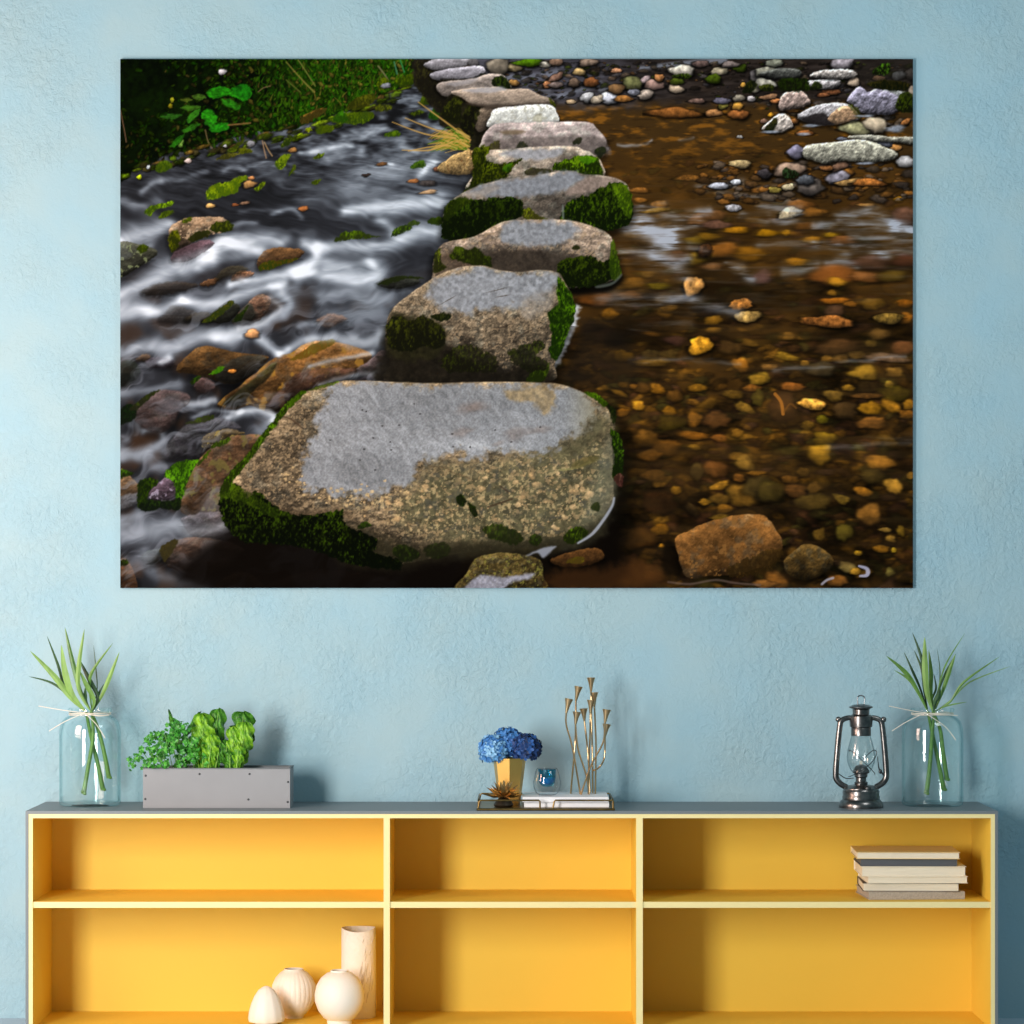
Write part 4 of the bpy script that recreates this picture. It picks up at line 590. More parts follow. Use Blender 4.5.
# ---------------------------------------------------------------- mesh builders (world coordinates)
class MB:
    def __init__(s): s.v = []; s.f = []; s.m = []
    def add(s, v, f, mi=0):
        o = len(s.v); s.v += [tuple(q) for q in v]; s.f += [tuple(i+o for i in q) for q in f]; s.m += [mi]*len(f); return s
    def box(s, x0, x1, y0, y1, z0, z1, mi=0, front=None, bev=0.):
        if bev:
            b = bev; v = []; 
            for (zz, ins) in ((z0, b), (z0+b, 0), (z1-b, 0), (z1, b)):
                X0, X1, Y0, Y1 = x0+ins, x1-ins, y0+ins, y1-ins
                c = b if not ins else b*.6
                v += [(X0+c, Y0, zz), (X1-c, Y0, zz), (X1, Y0+c, zz), (X1, Y1-c, zz), (X1-c, Y1, zz), (X0+c, Y1, zz), (X0, Y1-c, zz), (X0, Y0+c, zz)]
            f = [tuple(range(7, -1, -1)), tuple(range(24, 32))]
            for k in range(3):
                for i in range(8): j = (i+1) % 8; f.append((k*8+i, k*8+j, k*8+8+j, k*8+8+i))
            return s.add(v, f, mi)
        v = [(x0, y0, z0), (x1, y0, z0), (x1, y1, z0), (x0, y1, z0), (x0, y0, z1), (x1, y0, z1), (x1, y1, z1), (x0, y1, z1)]
        s.add(v, [(3, 2, 1, 0), (4, 5, 6, 7), (1, 2, 6, 5), (2, 3, 7, 6), (3, 0, 4, 7)], mi)
        return s.add([v[0], v[1], v[5], v[4]], [(0, 1, 2, 3)], mi if front is None else front)
    def lathe(s, c, prof, n=48, mi=0, rib=None, close=False):
        o = []; m = len(prof)
        for (r, z) in prof:
            for i in range(n):
                a = 2*math.pi*i/n; rr = r*(rib(a, z) if rib else 1); o.append((c[0]+rr*math.cos(a), c[1]+rr*math.sin(a), c[2]+z))
        f = []
        for j in range(m-1 if not close else m):
            for i in range(n): k = (i+1) % n; j2 = (j+1) % m; f.append((j*n+i, j*n+k, j2*n+k, j2*n+i))
        if not close:
            if prof[0][0] > 1e-5: f.append(tuple(range(n-1, -1, -1)))
            if prof[-1][0] > 1e-5: f.append(tuple((m-1)*n+i for i in range(n)))
        return s.add(o, f, mi)
    def tube(s, pts, r, n=10, mi=0, sub=5, flat=1., closed=False):
        pts = [Vector(p) for p in pts]
        if sub > 1 and len(pts) > 2:
            q = spline([tuple(p) for p in pts], sub, closed); pts = [Vector([float(c) for c in p]) for p in q]
        m = len(pts); rr = r if isinstance(r, (list, tuple)) else [r]
        v = []; up = None
        for i, p in enumerate(pts):
            a = pts[i-1] if (i > 0 or closed) else p; b = pts[(i+1) % m] if (i < m-1 or closed) else p
            t = (b-a).normalized()
            if up is None: up = Vector((0, 1, 0)) if abs(t.y) < .9 else Vector((1, 0, 0))
            u = (up-t*up.dot(t)).normalized(); w = t.cross(u); up = u
            x = i/(m-1)*(len(rr)-1); j = min(int(x), len(rr)-2) if len(rr) > 1 else 0
            R_ = rr[0] if len(rr) == 1 else rr[j]+(rr[j+1]-rr[j])*(x-j)
            for k in range(n):
                g = 2*math.pi*k/n; v.append(p+u*(R_*flat*math.cos(g))+w*(R_*math.sin(g)))
        f = [(i*n+k, i*n+(k+1) % n, (i+1)*n+(k+1) % n, (i+1)*n+k) for i in range(m-1) for k in range(n)]
        if closed: f += [((m-1)*n+k, (m-1)*n+(k+1) % n, (k+1) % n, k) for k in range(n)]
        else: f += [tuple(range(n-1, -1, -1)), tuple((m-1)*n+k for k in range(n))]
        return s.add(v, f, mi)
    def blob(s, c, r, n=16, mi=0):
        prof = [(r[0]*math.sin(math.pi*i/n), -math.cos(math.pi*i/n)) for i in range(n+1)]
        o = [(c[0]+p*math.cos(2*math.pi*k/n), c[1]+p*r[1]/r[0]*math.sin(2*math.pi*k/n), c[2]+z*r[2]) for p, z in prof for k in range(n)]
        return s.add(o, [(j*n+i, j*n+(i+1) % n, (j+1)*n+(i+1) % n, (j+1)*n+i) for j in range(n) for i in range(n)], mi)
    def blade(s, pts, w, fold=.35, n=14, th=.0006, tw=0., mi=0):
        """a long pointed leaf along pts, creased on its midrib, with a little thickness"""
        q = spline([tuple(p) for p in pts], max(2, n//(len(pts)-1)), False); q = [Vector([float(c) for c in p]) for p in q]; m = len(q)
        v = []
        for i, p in enumerate(q):
            t = (q[min(i+1, m-1)]-q[max(i-1, 0)]).normalized(); sdir = t.cross(Vector((math.sin(tw), -math.cos(tw), 0))).normalized(); nn = sdir.cross(t)
            u = i/(m-1); ww = w*.5*(min(1, (.13+1.35*u))*(1-u**2.6)**.9+.02)
            for e, dn in ((-1, 0), (0, -fold), (1, 0)):
                v.append(p+sdir*(ww*e)+nn*(-dn*ww))
            for e, dn in ((1, 0), (0, -fold), (-1, 0)):
                v.append(p+sdir*(ww*e*.96)+nn*(-dn*ww-th))
        f = [(i*6+k, i*6+(k+1) % 6, (i+1)*6+(k+1) % 6, (i+1)*6+k) for i in range(m-1) for k in range(6)]
        f += [(5, 4, 3, 2, 1, 0), tuple((m-1)*6+k for k in range(6))]
        return s.add(v, f, mi)
def obj(name, mb, mats, parent=None, smooth=True, org=None, angle=40):
    me = bpy.data.meshes.new(name)
    root = parent
    while root is not None and root.parent is not None: root = root.parent
    o0 = root.location if root is not None else Vector(org or (0, 0, 0))
    me.from_pydata([(v[0]-o0[0], v[1]-o0[1], v[2]-o0[2]) for v in mb.v], [], mb.f)
    for m in (mats if isinstance(mats, (list, tuple)) else [mats]): me.materials.append(m)
    me.polygons.foreach_set('material_index', mb.m)
    me.update()
    import bmesh
    bm = bmesh.new(); bm.from_mesh(me); bmesh.ops.recalc_face_normals(bm, faces=bm.faces); bm.to_mesh(me); bm.free()
    if smooth: me.shade_smooth(); me.set_sharp_from_angle(angle=math.radians(angle))
    ob = bpy.data.objects.new(name, me); C_.objects.link(ob)
    if parent is not None: ob.parent = parent
    elif org: ob.location = org
    return ob
def tag(o, label, cat, group=None):
    o['label'] = label; o['category'] = cat
    if group: o['group'] = group
    return o
def thing(name, loc, label, cat, group=None):
    o = bpy.data.objects.new(name, None); o.empty_display_size = .05; C_.objects.link(o); o.location = loc; return tag(o, label, cat, group)

# ---------------------------------------------------------------- setting
WALLM = mat('blue_plaster', (152, 186, 199), .85, vs=6, col2=(159, 187, 195), bump=0, spec=.2)
def plaster(m):
    nt = m.node_tree; b = nt.nodes['Principled BSDF']; tc = nt.nodes.new('ShaderNodeTexCoord')
    n = nt.nodes.new('ShaderNodeTexNoise'); n.inputs['Scale'].default_value = 62; n.inputs['Detail'].default_value = 6; n.inputs['Roughness'].default_value = .62; n.inputs['Distortion'].default_value = .6
    n2 = nt.nodes.new('ShaderNodeTexNoise'); n2.inputs['Scale'].default_value = 3.5; n2.inputs['Detail'].default_value = 2
    r = nt.nodes.new('ShaderNodeMapRange'); r.inputs['From Min'].default_value = .38; r.inputs['From Max'].default_value = .62; r.inputs['To Min'].default_value = .12; r.inputs['To Max'].default_value = .8
    mu = nt.nodes.new('ShaderNodeMath'); mu.operation = 'MULTIPLY'; bp = nt.nodes.new('ShaderNodeBump'); bp.inputs['Distance'].default_value = .011; bp.inputs['Strength'].default_value = .75
    for q in (n, n2): nt.links.new(tc.outputs['Object'], q.inputs['Vector'])
    nt.links.new(n2.outputs['Fac'], r.inputs['Value']); nt.links.new(n.outputs['Fac'], mu.inputs[0]); nt.links.new(r.outputs['Result'], mu.inputs[1])
    nt.links.new(mu.outputs['Value'], bp.inputs['Height']); nt.links.new(bp.outputs['Normal'], b.inputs['Normal'])
plaster(WALLM)
w = obj('wall_back', MB().box(-3.2, 3.2, WALL, WALL+.12, 0, 3.2), WALLM, smooth=False); w['kind'] = 'structure'
f = obj('floor', MB().box(-3.2, 3.2, -8.2, WALL+.12, -.1, 0), mat('grey_floor', (176, 196, 208), .6, var=.05, vs=3), smooth=False); f['kind'] = 'structure'

# ---------------------------------------------------------------- canvas print
c0, c1 = P(120, 588, .306), P(913, 59, .312)
cv = obj('canvas_print', MB().box(c0.x, c1.x,   .3125, WALL-.0005, c0.z, c1.z), mat('canvas_edge', (60, 62, 64), .8), smooth=False)
tag(cv, 'wide canvas print of stepping stones across a stream hung on the blue wall', 'picture')
PRINT_GAIN = np.array(GAIN, np.float32)
im = paint(PS); H_, W_ = im.shape[:2]
nx = np.linspace(c0.x, c1.x, W_, dtype=np.float32); nzv = np.linspace(c1.z, c0.z, H_, dtype=np.float32)
vv = np.zeros((H_, W_, 3), np.float32); vv[..., 0] = nx[None]; vv[..., 1] = .3119; vv[..., 2] = nzv[:, None]
idx = np.arange(H_*W_, dtype=np.int32).reshape(H_, W_)
q = np.stack([idx[1:, :-1], idx[1:, 1:], idx[:-1, 1:], idx[:-1, :-1]], -1).reshape(-1)
me = bpy.data.meshes.new('printed_face'); nq = (H_-1)*(W_-1)
me.vertices.add(H_*W_); me.vertices.foreach_set('co', vv.ravel()); me.loops.add(nq*4); me.loops.foreach_set('vertex_index', q)
me.polygons.add(nq); me.polygons.foreach_set('loop_start', np.arange(nq, dtype=np.int32)*4)
me.update(calc_edges=True)
pig = np.where(im <= .04045, im/12.92, ((im+.055)/1.055)**2.4)*PRINT_GAIN
ca = me.color_attributes.new('pigment', 'FLOAT_COLOR', 'POINT')
ca.data.foreach_set('color', np.concatenate([np.clip(pig, 0, 1), np.ones((H_, W_, 1), np.float32)], -1).astype(np.float32).ravel())
pm = mat('print_ink', (128, 128, 128), .9, spec=.0); at = pm.node_tree.nodes.new('ShaderNodeAttribute'); at.attribute_name = 'pigment'
pm.node_tree.links.new(at.outputs['Color'], pm.node_tree.nodes['Principled BSDF'].inputs['Base Color'])
me.materials.append(pm); pf = bpy.data.objects.new('printed_face', me); C_.objects.link(pf); pf.parent = cv
pf['label'] = 'printed photograph of stepping stones in a stream'

# ---------------------------------------------------------------- sideboard
YEL = mat('yellow_lacquer', (239, 198, 74), .55, spec=.3); CRE = mat('cream_edge', (238, 222, 160), .5, spec=.3); GRY = mat('grey_lacquer', (112, 120, 124), .45, spec=.4)
X0, X1, TOP = (25.5-512)*K, (998-512)*K, ZC-(811-HZ)*K
BK = .31
sb = thing('sideboard', (0, .16, 0), 'long low grey sideboard with open yellow compartments standing against the wall', 'sideboard')
t1, t2 = .0075, .0105
o = obj('top_panel', MB().box(X0, X1, 0, WALL-.001, TOP-t1, TOP), GRY, sb, False); o['label'] = 'grey top panel'
for sx in (X0, X1-t1):
    o = obj('side_panel', MB().box(sx, sx+t1, 0, WALL-.001, 0, TOP-t1), GRY, sb, False); o['label'] = 'grey outer side panel'
IZ = TOP-t1-t2; XL, XR = X0+t1+t2, X1-t1-t2
o = obj('top_lining', MB().box(X0+t1, X1-t1, .001, BK, IZ, TOP-t1, 0, 1), [YEL, CRE], sb, False)
for sx in (X0+t1, XR): obj('side_lining', MB().box(sx, sx+t2, .001, BK, .0, IZ, 0, 1), [YEL, CRE], sb, False)
obj('back_panel', MB().box(X0+t1, X1-t1, BK, BK+.008, 0, TOP-t1), YEL, sb, False)
BZ = ZC-(1029-HZ)*K
obj('bottom_panel', MB().box(XL, XR, .001, BK, 0, BZ, 0, 1), [YEL, CRE], sb, False)
dv = [((383.6-512)*K, (389.8-512)*K), ((636.2-512)*K, (642.8-512)*K)]
for a, b in dv: obj('divider', MB().box(a, b, .001, BK, BZ, IZ, 0, 1), [YEL, CRE], sb, False)
SH1, SH0 = ZC-(902-HZ)*K, ZC-(908-HZ)*K
for a, b in ((XL, dv[0][0]), (dv[0][1], dv[1][0]), (dv[1][1], XR)):
    obj('shelf', MB().box(a, b, .004, BK, SH0, SH1, 0, 1), [YEL, CRE], sb, False)

# ---------------------------------------------------------------- glass jars with leafy stalks
JG = glass('jar_glass', (.968, .994, .993), 1.5, 1., (.5, .72, .74), .04); TW = mat('pale_twine', (232, 222, 206), .9, bump=.4, bs=400)
STK = mat('stalk_green', (88, 132, 48), .5, var=.25, vs=120); LFL = mat('leaf_light_green', (124, 160, 84), .45, var=.18, vs=60, stretch=(1, 1, .3)); LFM = mat('leaf_mid_green', (92, 132, 56), .45, var=.2, vs=60); LFD = mat('leaf_dark_green', (52, 84, 46), .45, var=.2, vs=60)
def jar(cx, d, side, label, twine, stalks, lab2):
    base = P(cx, 806, d); base.z = TOP; k = kk(d)
    root = thing('glass_jar', base, label, 'jar', 'glass jars of leaves')
    R, rn = 30.5*k, 20*k
    zz = lambda py: (ZC-(py-HZ)*k)-TOP
    h = zz(708)
    out = [(R*.62, .0), (R*.9, .0008), (R*.985, .004), (R, .010), (R, zz(735)), (R*.985, zz(728)), (R*.92, zz(721.5)), (R*.8, zz(717.5)), (rn*1.02, zz(715.5)), (rn, zz(714)), (rn, zz(712.5)), (rn*1.07, zz(711.5)), (rn*1.09, zz(709.5)), (rn*1.05, h)]
    t = .0028
    inn = [(rn*.95, h), (rn*.93, zz(711)), (rn*.93, zz(715)), (R*.78, zz(718.5)), (R*.9-t*.5, zz(722.5)), (R*.96-t, zz(728)), (R-t, zz(736)), (R-t, .014), (R*.95-t, .009), (R*.6, .0075), (0.0005, .0085)]
    obj('jar_body', MB().lathe(base, out+inn, 64), JG, root)
    m = MB(); cz = base+Vector((0, 0, zz(713.6)))
    for off in (-.0018, .0018):
        m.tube([cz+Vector((math.cos(a)*(rn+.0018), math.sin(a)*(rn+.0018), off+.0007*math.sin(3*a))) for a in [2*math.pi*i/14 for i in range(14)]], .0012, 7, closed=True, sub=3)
    kn = P(twine[0][0], twine[0][1], d-rn-.003); m.blob(kn, (.0032, .0026, .0026), 10)
    for e in twine[1:]:
        m.tube([kn]+[P(x, y, d-rn-.003-dd) for x, y, dd in e], .0011, 6)
    tw = obj('twine', m, TW, root); tw['label'] = 'pale twine tied round the neck'
    for i, (path, leaves, lb) in enumerate(stalks):
        sr = thing('leafy_stalk', P(path[0][0], path[0][1], d+path[0][2]), lb, 'plant stalk', lab2)
        m = MB(); m.tube([P(x, y, d+dd) for x, y, dd in path], [2.5*k, 2.1*k, 1.9*k, 1.5*k], 10)
        b0 = P(*path[0][:2], d+path[0][2]); 
        for a in range(3): m.blob(b0+Vector((.003*math.cos(a*2.1), .003*math.sin(a*2.1), .001+.003*a)), (.0055, .0055, .004), 10)
        obj('stem', m, STK, sr)
        top = path[-1]
        for (pts, wd, mt, dep) in leaves:
            pp = [P(top[0], top[1], d+top[2])]
            n_ = len(pts)
            for j, (x, y) in enumerate(pts): pp.append(P(x, y, d+top[2]+(dep-top[2])*(j+1)/n_))
            obj('leaf', MB().blade(pp, wd*k, .4, 20, tw=random.uniform(-.35, .35)), {'l': LFL, 'm': LFM, 'd': LFD}[mt], sr)
    return root
jar(90, .185, 'L', 'clear glass jar of leaves at the left end of the sideboard, beside the grey planter',
    [(84.5, 713), [(62, 710, .01), (38.5, 706, .02)], [(66, 721, .008), (49, 731, .012)], [(96, 724, .004), (105, 738, .012)], [(98, 716, .0), (109, 715, -.012)]],
    [([(83.5, 794, -.02), (88, 768, -.01), (93, 737, 0), (92, 712, .01)], [([(90, 690), (92, 672), (113, 643)], 4.5, 'm', -.02), ([(102, 695), (110, 676), (119.4, 652)], 6, 'l', -.03), ([(97, 690), (96, 670), (93.5, 645)], 1.8, 'd', .03), ([(97, 700), (99.5, 692), (104, 684)], 3.4, 'd', .02)],
      'stalk in the left jar with its cut end lowest and leaves leaning right'),
     ([(103, 790, .015), (98, 765, .01), (92, 741, .012), (86, 712, -.005)], [([(70, 697), (54, 676), (30.2, 651)], 8, 'l', -.03), ([(70, 697), (52, 683), (28.6, 676.4)], 3.4, 'd', .01), ([(72, 694), (65, 672), (61.4, 645)], 10, 'l', -.04), ([(66, 690), (58, 665), (47, 636)], 4, 'd', .03)],
      'stalk in the left jar with the widest pale leaves fanning left'),
     ([(109, 778, .02), (104, 752, .015), (98, 729, .02), (91, 712, -.012)], [([(80, 690), (72, 660), (65, 627.5)], 6.5, 'm', .0), ([(79, 690), (79, 664), (84.5, 629)], 6.5, 'l', -.035), ([(98, 698), (88, 677), (78.5, 658)], 6, 'd', .02), ([(94, 700), (86, 684), (80, 671.5)], 7, 'm', -.02), ([(86, 702), (85, 696), (85.5, 687)], 6, 'd', 0)],
      'stalk in the left jar with its cut end highest and two tall upright leaves')], 'leafy stalks in the left jar')
jar(932.5, .185, 'R', 'clear glass jar of leaves at the right end of the sideboard, beside the lantern',
    [(925, 713), [(908, 710, .008), (889, 706, .02)], [(908, 721, .008), (892, 731, .014)], [(942, 724, .004), (950, 732, .01), (955.7, 740, .016)], [(942, 714.5, .0), (957.6, 715.5, -.012)]],
    [([(926.4, 794, -.02), (930, 764, -.01), (932, 735, 0), (934, 712, .01)], [([(943, 690), (949, 672), (955.5, 654)], 6, 'm', -.03), ([(950, 702), (964, 682), (1000, 656.4)], 3.6, 'm', -.02), ([(951, 700), (970, 682), (1011, 666)], 2.2, 'l', .02), ([(944, 707), (955, 704), (967, 702)], 2, 'm', -.03), ([(939, 690), (946, 672), (956, 654)], 3.2, 'd', .03)],
      'stalk in the right jar with its cut end lowest and long leaves arching right'),
     ([(944, 790, .015), (939, 765, .01), (933.5, 739, .012), (928, 712, -.005)], [([(917, 690), (905, 672), (886.4, 656)], 6.5, 'm', -.03), ([(918, 692), (908, 679), (894, 670)], 3.4, 'm', .01), ([(920, 688), (913, 672), (904, 652)], 3.8, 'd', .02), ([(924, 690), (922, 670), (914, 650)], 4, 'd', .03)],
      'stalk in the right jar with leaves fanning left towards the lantern'),
     ([(947, 780, .02), (943, 752, .015), (940, 729, .02), (933, 712, -.012)], [([(925, 690), (922, 660), (912.4, 632.5)], 5, 'd', .02), ([(927, 692), (925, 664), (924.7, 637)], 8.5, 'l', -.035), ([(931, 690), (931, 672), (928.8, 650)], 6, 'm', .0), ([(938, 690), (946, 664), (965, 633)], 2.2, 'm', -.01), ([(938, 694), (940, 672), (937, 648)], 1.6, 'd', .01), ([(935, 702), (938, 696), (940, 686)], 8, 'd', -.02), ([(932, 700), (936, 688), (933.6, 673)], 3, 'd', .02)],
      'stalk in the right jar with its cut end highest and a tall pale upright leaf')], 'leafy stalks in the right jar')

# ---------------------------------------------------------------- grey planter with herbs
PD = .10; a, b = P(143, 808, PD), P(290, 769, PD); zt = TOP+(808-769)*kk(PD)
pl = thing('planter_box', ((a.x+b.x)/2, PD+.06, TOP), 'long grey metal planter box holding green herbs', 'planter')
PG = mat('planter_grey', (136, 138, 141), .5, metal=0., var=.04, vs=8, spec=.4); th = .004
m = MB().box(a.x, b.x, PD, PD+.12, TOP, TOP+.004)
for bx in ((a.x, b.x, PD, PD+th), (a.x, b.x, PD+.12-th, PD+.12), (a.x, a.x+th, PD+th, PD+.12-th), (b.x-th, b.x, PD+th, PD+.12-th)): m.box(*bx, TOP+.004, zt)
obj('box_body', m, PG, pl, False)
obj('rim', MB().box(a.x-.001, b.x+.001, PD-.001, PD+.006, zt, zt+.0025).box(a.x-.001, b.x+.001, PD+.115, PD+.121, zt, zt+.0025).box(a.x-.001, a.x+.005, PD+.006, PD+.115, zt, zt+.0025).box(b.x-.005, b.x+.001, PD+.006, PD+.115, zt, zt+.0025), mat('rim_grey', (88, 94, 96), .5), pl, False)['label'] = 'dark rim'
SO = mat('soil', (46, 36, 28), 1., var=.3, vs=90, bump=.8, bs=120)
obj('soil', MB().box(a.x+th, b.x-th, PD+th, PD+.12-th, TOP+.004, zt-.012), SO, pl, False)
RV = mat('rivet_dark', (58, 60, 62), .4, metal=.6)
for (px, py) in [(145.6, 775.7), (145.2, 799), (199.5, 774), (249.5, 774), (248.3, 799.5), (288, 782), (287.6, 802)]:
    p = P(px, py, PD-.001); p.y = PD; mm = MB(); n = 10
    prof = [(.0001, -.0022), (.0018, -.0019), (.0027, -.0008), (.0029, .0)]
    v = [(p.x+r*math.cos(2*math.pi*i/n), p.y+y, p.z+r*math.sin(2*math.pi*i/n)) for r, y in prof for i in range(n)]
    mm.add(v, [(j*n+i, j*n+(i+1) % n, (j+1)*n+(i+1) % n, (j+1)*n+i) for j in range(3) for i in range(n)]+[tuple(range(n))]); obj('rivet', mm, RV, pl)
PAR = mat('parsley_green', (30, 98, 26), .45, vs=140, col2=(84, 176, 56)); PST = mat('parsley_stem', (96, 150, 70), .5)
rnd = random.Random(4)
pr = thing('parsley_plant', P(165, 772, PD+.06), 'curly dark green parsley growing at the left of the grey planter', 'herb')
pr.location.z = zt-.012
def curl(m, c, s, rnd):
    """one frilled parsley leaflet"""
    n = Vector((rnd.uniform(-.7, .7), -1+rnd.uniform(-.2, .9), rnd.uniform(-.1, .9))).normalized(); u = n.orthogonal().normalized(); v = n.cross(u); ph = rnd.uniform(0, 6)
    N = 15; ring = []; v0 = [c-n*s*.25]
    for r, q in ((.55, .0), (1., .22)):
        for i in range(N):
            t = 2*math.pi*i/N; rr = s*r*(1+.22*math.cos(5*t+ph)*r); v0.append(c+u*(rr*math.cos(t))+v*(rr*math.sin(t))+n*(s*q*math.sin(5*t+ph*2)))
    f = [(0, 1+i, 1+(i+1) % N) for i in range(N)]+[(1+i, 1+N+i, 1+N+(i+1) % N, 1+(i+1) % N) for i in range(N)]
    m.add(v0, f)
cl = [(132, 764, 5), (129, 759, 4), (137, 757, 5), (143, 752, 6), (148, 744, 6), (146, 761, 6), (152, 757, 7), (155, 748, 7), (151, 738, 5), (160, 741, 7), (158, 736, 5), (163, 757, 8), (168, 750, 8), (165, 735, 7), (172, 739, 8), (171, 728, 6), (178, 733, 8), (178, 724, 6), (185, 728, 7), (176, 745, 8), (184, 741, 8), (176, 757, 8), (185, 753, 8), (188, 762, 7), (192, 744, 8), (195, 735, 6), (192, 756, 7), (198, 750, 7), (166, 764, 6), (155, 764, 6), (203, 758, 6), (181, 764, 6)]
for (px, py, rr) in cl:
    d = PD+.05+rnd.uniform(-.055, .035); m = MB()
    for i in range(11):
        curl(m, P(px+rnd.gauss(0, rr*.52), py+rnd.gauss(0, rr*.48), d+rnd.uniform(-.018, .018)), rr*kk(d)*rnd.uniform(.24, .46), rnd)
    obj('leaf_cluster', m, PAR, pr)
for i in range(12):
    px, py, rr = cl[i*2+3]; d = PD+.05
    obj('stem', MB().tube([P(160+i*3, 778, d), P((160+i*3+px)/2, (778+py)/2, d-.01), P(px, py, d-.005)], .0011, 6), PST, pr)
LET = mat('lettuce_green', (70, 132, 26), .4, vs=75, col2=(142, 194, 48), bump=.7, bs=130); LET2 = mat('lettuce_dark', (34, 88, 22), .4, vs=70, col2=(90, 156, 44), bump=.7, bs=130); RIB = mat('lettuce_rib', (126, 172, 70), .45)
def lettuce_leaf(root, base, tip, w, d, mt, lean=0., ph=0., dark=False, name='leaf'):
    N, M = 34, 9; b, t = P(*base, d), P(*tip, d+lean); ax = t-b; L = ax.length; sd = Vector((ax.z, 0, -ax.x)).normalized(); W = w*kk(d)*.5; v = []
    for i in range(N+1):
        u = i/N; prof = (.22+1.1*u**.9)*(1-u**5)**.5 if not dark else (.3+1.6*u)*(1-u)**.8
        prof *= 1+(0 if dark else .17*math.sin(u*21+ph)+.08*math.sin(u*43+2*ph))
        for j in range(-M, M+1):
            s = j/M; ruff = .30*abs(s)**1.6*math.sin(u*24+s*3+ph)+.10*math.sin(u*33+s*11+ph)
            dep = -.35*(1-s*s)*W*0+.5*abs(s)**1.5*W-ruff*W*1.6
            v.append(b+ax*u+sd*(W*prof*s)+Vector((0, dep-.10*L*math.sin(u*3.1)*0, ruff*W*.5)))
    R_ = 2*M+1; m = MB().add(v, [(i*R_+j, i*R_+j+1, (i+1)*R_+j+1, (i+1)*R_+j) for i in range(N) for j in range(R_-1)])
    lf = obj(name, m, mt, root, angle=80)
    if not dark: obj('midrib', MB().tube([b+Vector((0, -.001, 0)), b+ax*.5+Vector((0, -.0015, 0)), b+ax*.92+Vector((0, -.001, 0))], [.9*kk(d), .6*kk(d), .2*kk(d)], 6), RIB, lf)
l1 = thing('lettuce_plant', P(205, 772, PD+.05), 'bright green crinkled lettuce in the middle of the planter, beside the parsley', 'herb', 'leafy greens in the planter'); l1.location.z = zt-.012
for q in [((203, 774), (203, 714), 24, PD+.03, LET, -.004, .3), ((210, 774), (219, 708), 18, PD+.05, LET2, 0, 1.5), ((208, 776), (212, 734), 18, PD+.02, LET, -.01, 2.2), ((200, 776), (195, 732), 16, PD+.05, LET2, .01, 3.), ((214, 776), (221, 740), 14, PD+.03, LET2, -.004, 4.)]: lettuce_leaf(l1, *q)
for q in [((176, 740), (168.5, 709), 8, PD+.07, LET2, 0, 1.), ((184, 738), (201, 711), 9, PD+.07, LET2, 0, 2.)]: lettuce_leaf(l1, *q, dark=True)
l2 = thing('lettuce_plant', P(236, 772, PD+.05), 'crinkled lettuce at the right edge of the herbs, nearest the empty half of the planter', 'herb', 'leafy greens in the planter'); l2.location.z = zt-.012
for q in [((236, 774), (244, 712), 26, PD+.04, LET2, 0, .8), ((234, 776), (233, 726), 15, PD+.025, LET, -.004, 2.), ((238, 776), (246, 722), 20, PD+.03, LET, -.01, 1.2), ((236, 776), (239, 744), 14, PD+.01, LET, -.01, 3.4), ((228, 776), (226, 740), 14, PD+.03, LET2, 0, 5.), ((230, 776), (230, 752), 13, PD+.015, LET2, -.01, .2)]: lettuce_leaf(l2, *q)

# ---------------------------------------------------------------- brass tray and what stands on it
BR = mat('aged_brass', (128, 104, 62), .35, metal=1., var=.25, vs=40); GO = mat('brushed_gold', (242, 190, 104), .38, metal=1.)
d0, d1 = .012, .27; ta, tb = P(476.5, 811, d0).x, P(615, 811, d0).x
tr = thing('serving_tray', ((ta+tb)/2, .14, TOP), 'low rectangular brass tray with wire rails in the middle of the sideboard', 'tray')
obj('tray_base', MB().box(ta, tb, d0, d1, TOP, TOP+.006, bev=.0015), BR, tr, False)
TZ = TOP+.006
rl = ZC-(800.5-HZ)*kk(d0)
def rail(pts): obj('rail', MB().tube(pts, .0022, 8, sub=1), BR, tr)
e = .006
for xa, xb in ((ta+.004, P(540, 0, d0).x), (P(553, 0, d0).x, tb-.004)):
    rail([(xa, d0+e, TZ-.001), (xa+.003, d0+e, rl-.004), (xa+.006, d0+e, rl), (xb-.003, d0+e, rl), (xb, d0+e, rl-.003), (xb, d0+e, TZ-.001)])
    rail([(xa, d1-e, TZ-.001), (xa+.003, d1-e, rl-.004), (xa+.006, d1-e, rl), (xb-.003, d1-e, rl), (xb, d1-e, rl-.003), (xb, d1-e, TZ-.001)])
for x in (ta+.0045, tb-.0045):
    rail([(x, d0+.022, TZ-.001), (x, d0+.022, rl-.003), (x, d0+.026, rl), (x, d1-.026, rl), (x, d1-.022, rl-.003), (x, d1-.022, TZ-.001)])
WC = mat('white_book_cover', (236, 236, 238), .6, var=.02, vs=30); PGS = mat('paper_pages', (244, 236, 220), .9, bump=.5, bs=700, stretch=(.05, .05, 1))
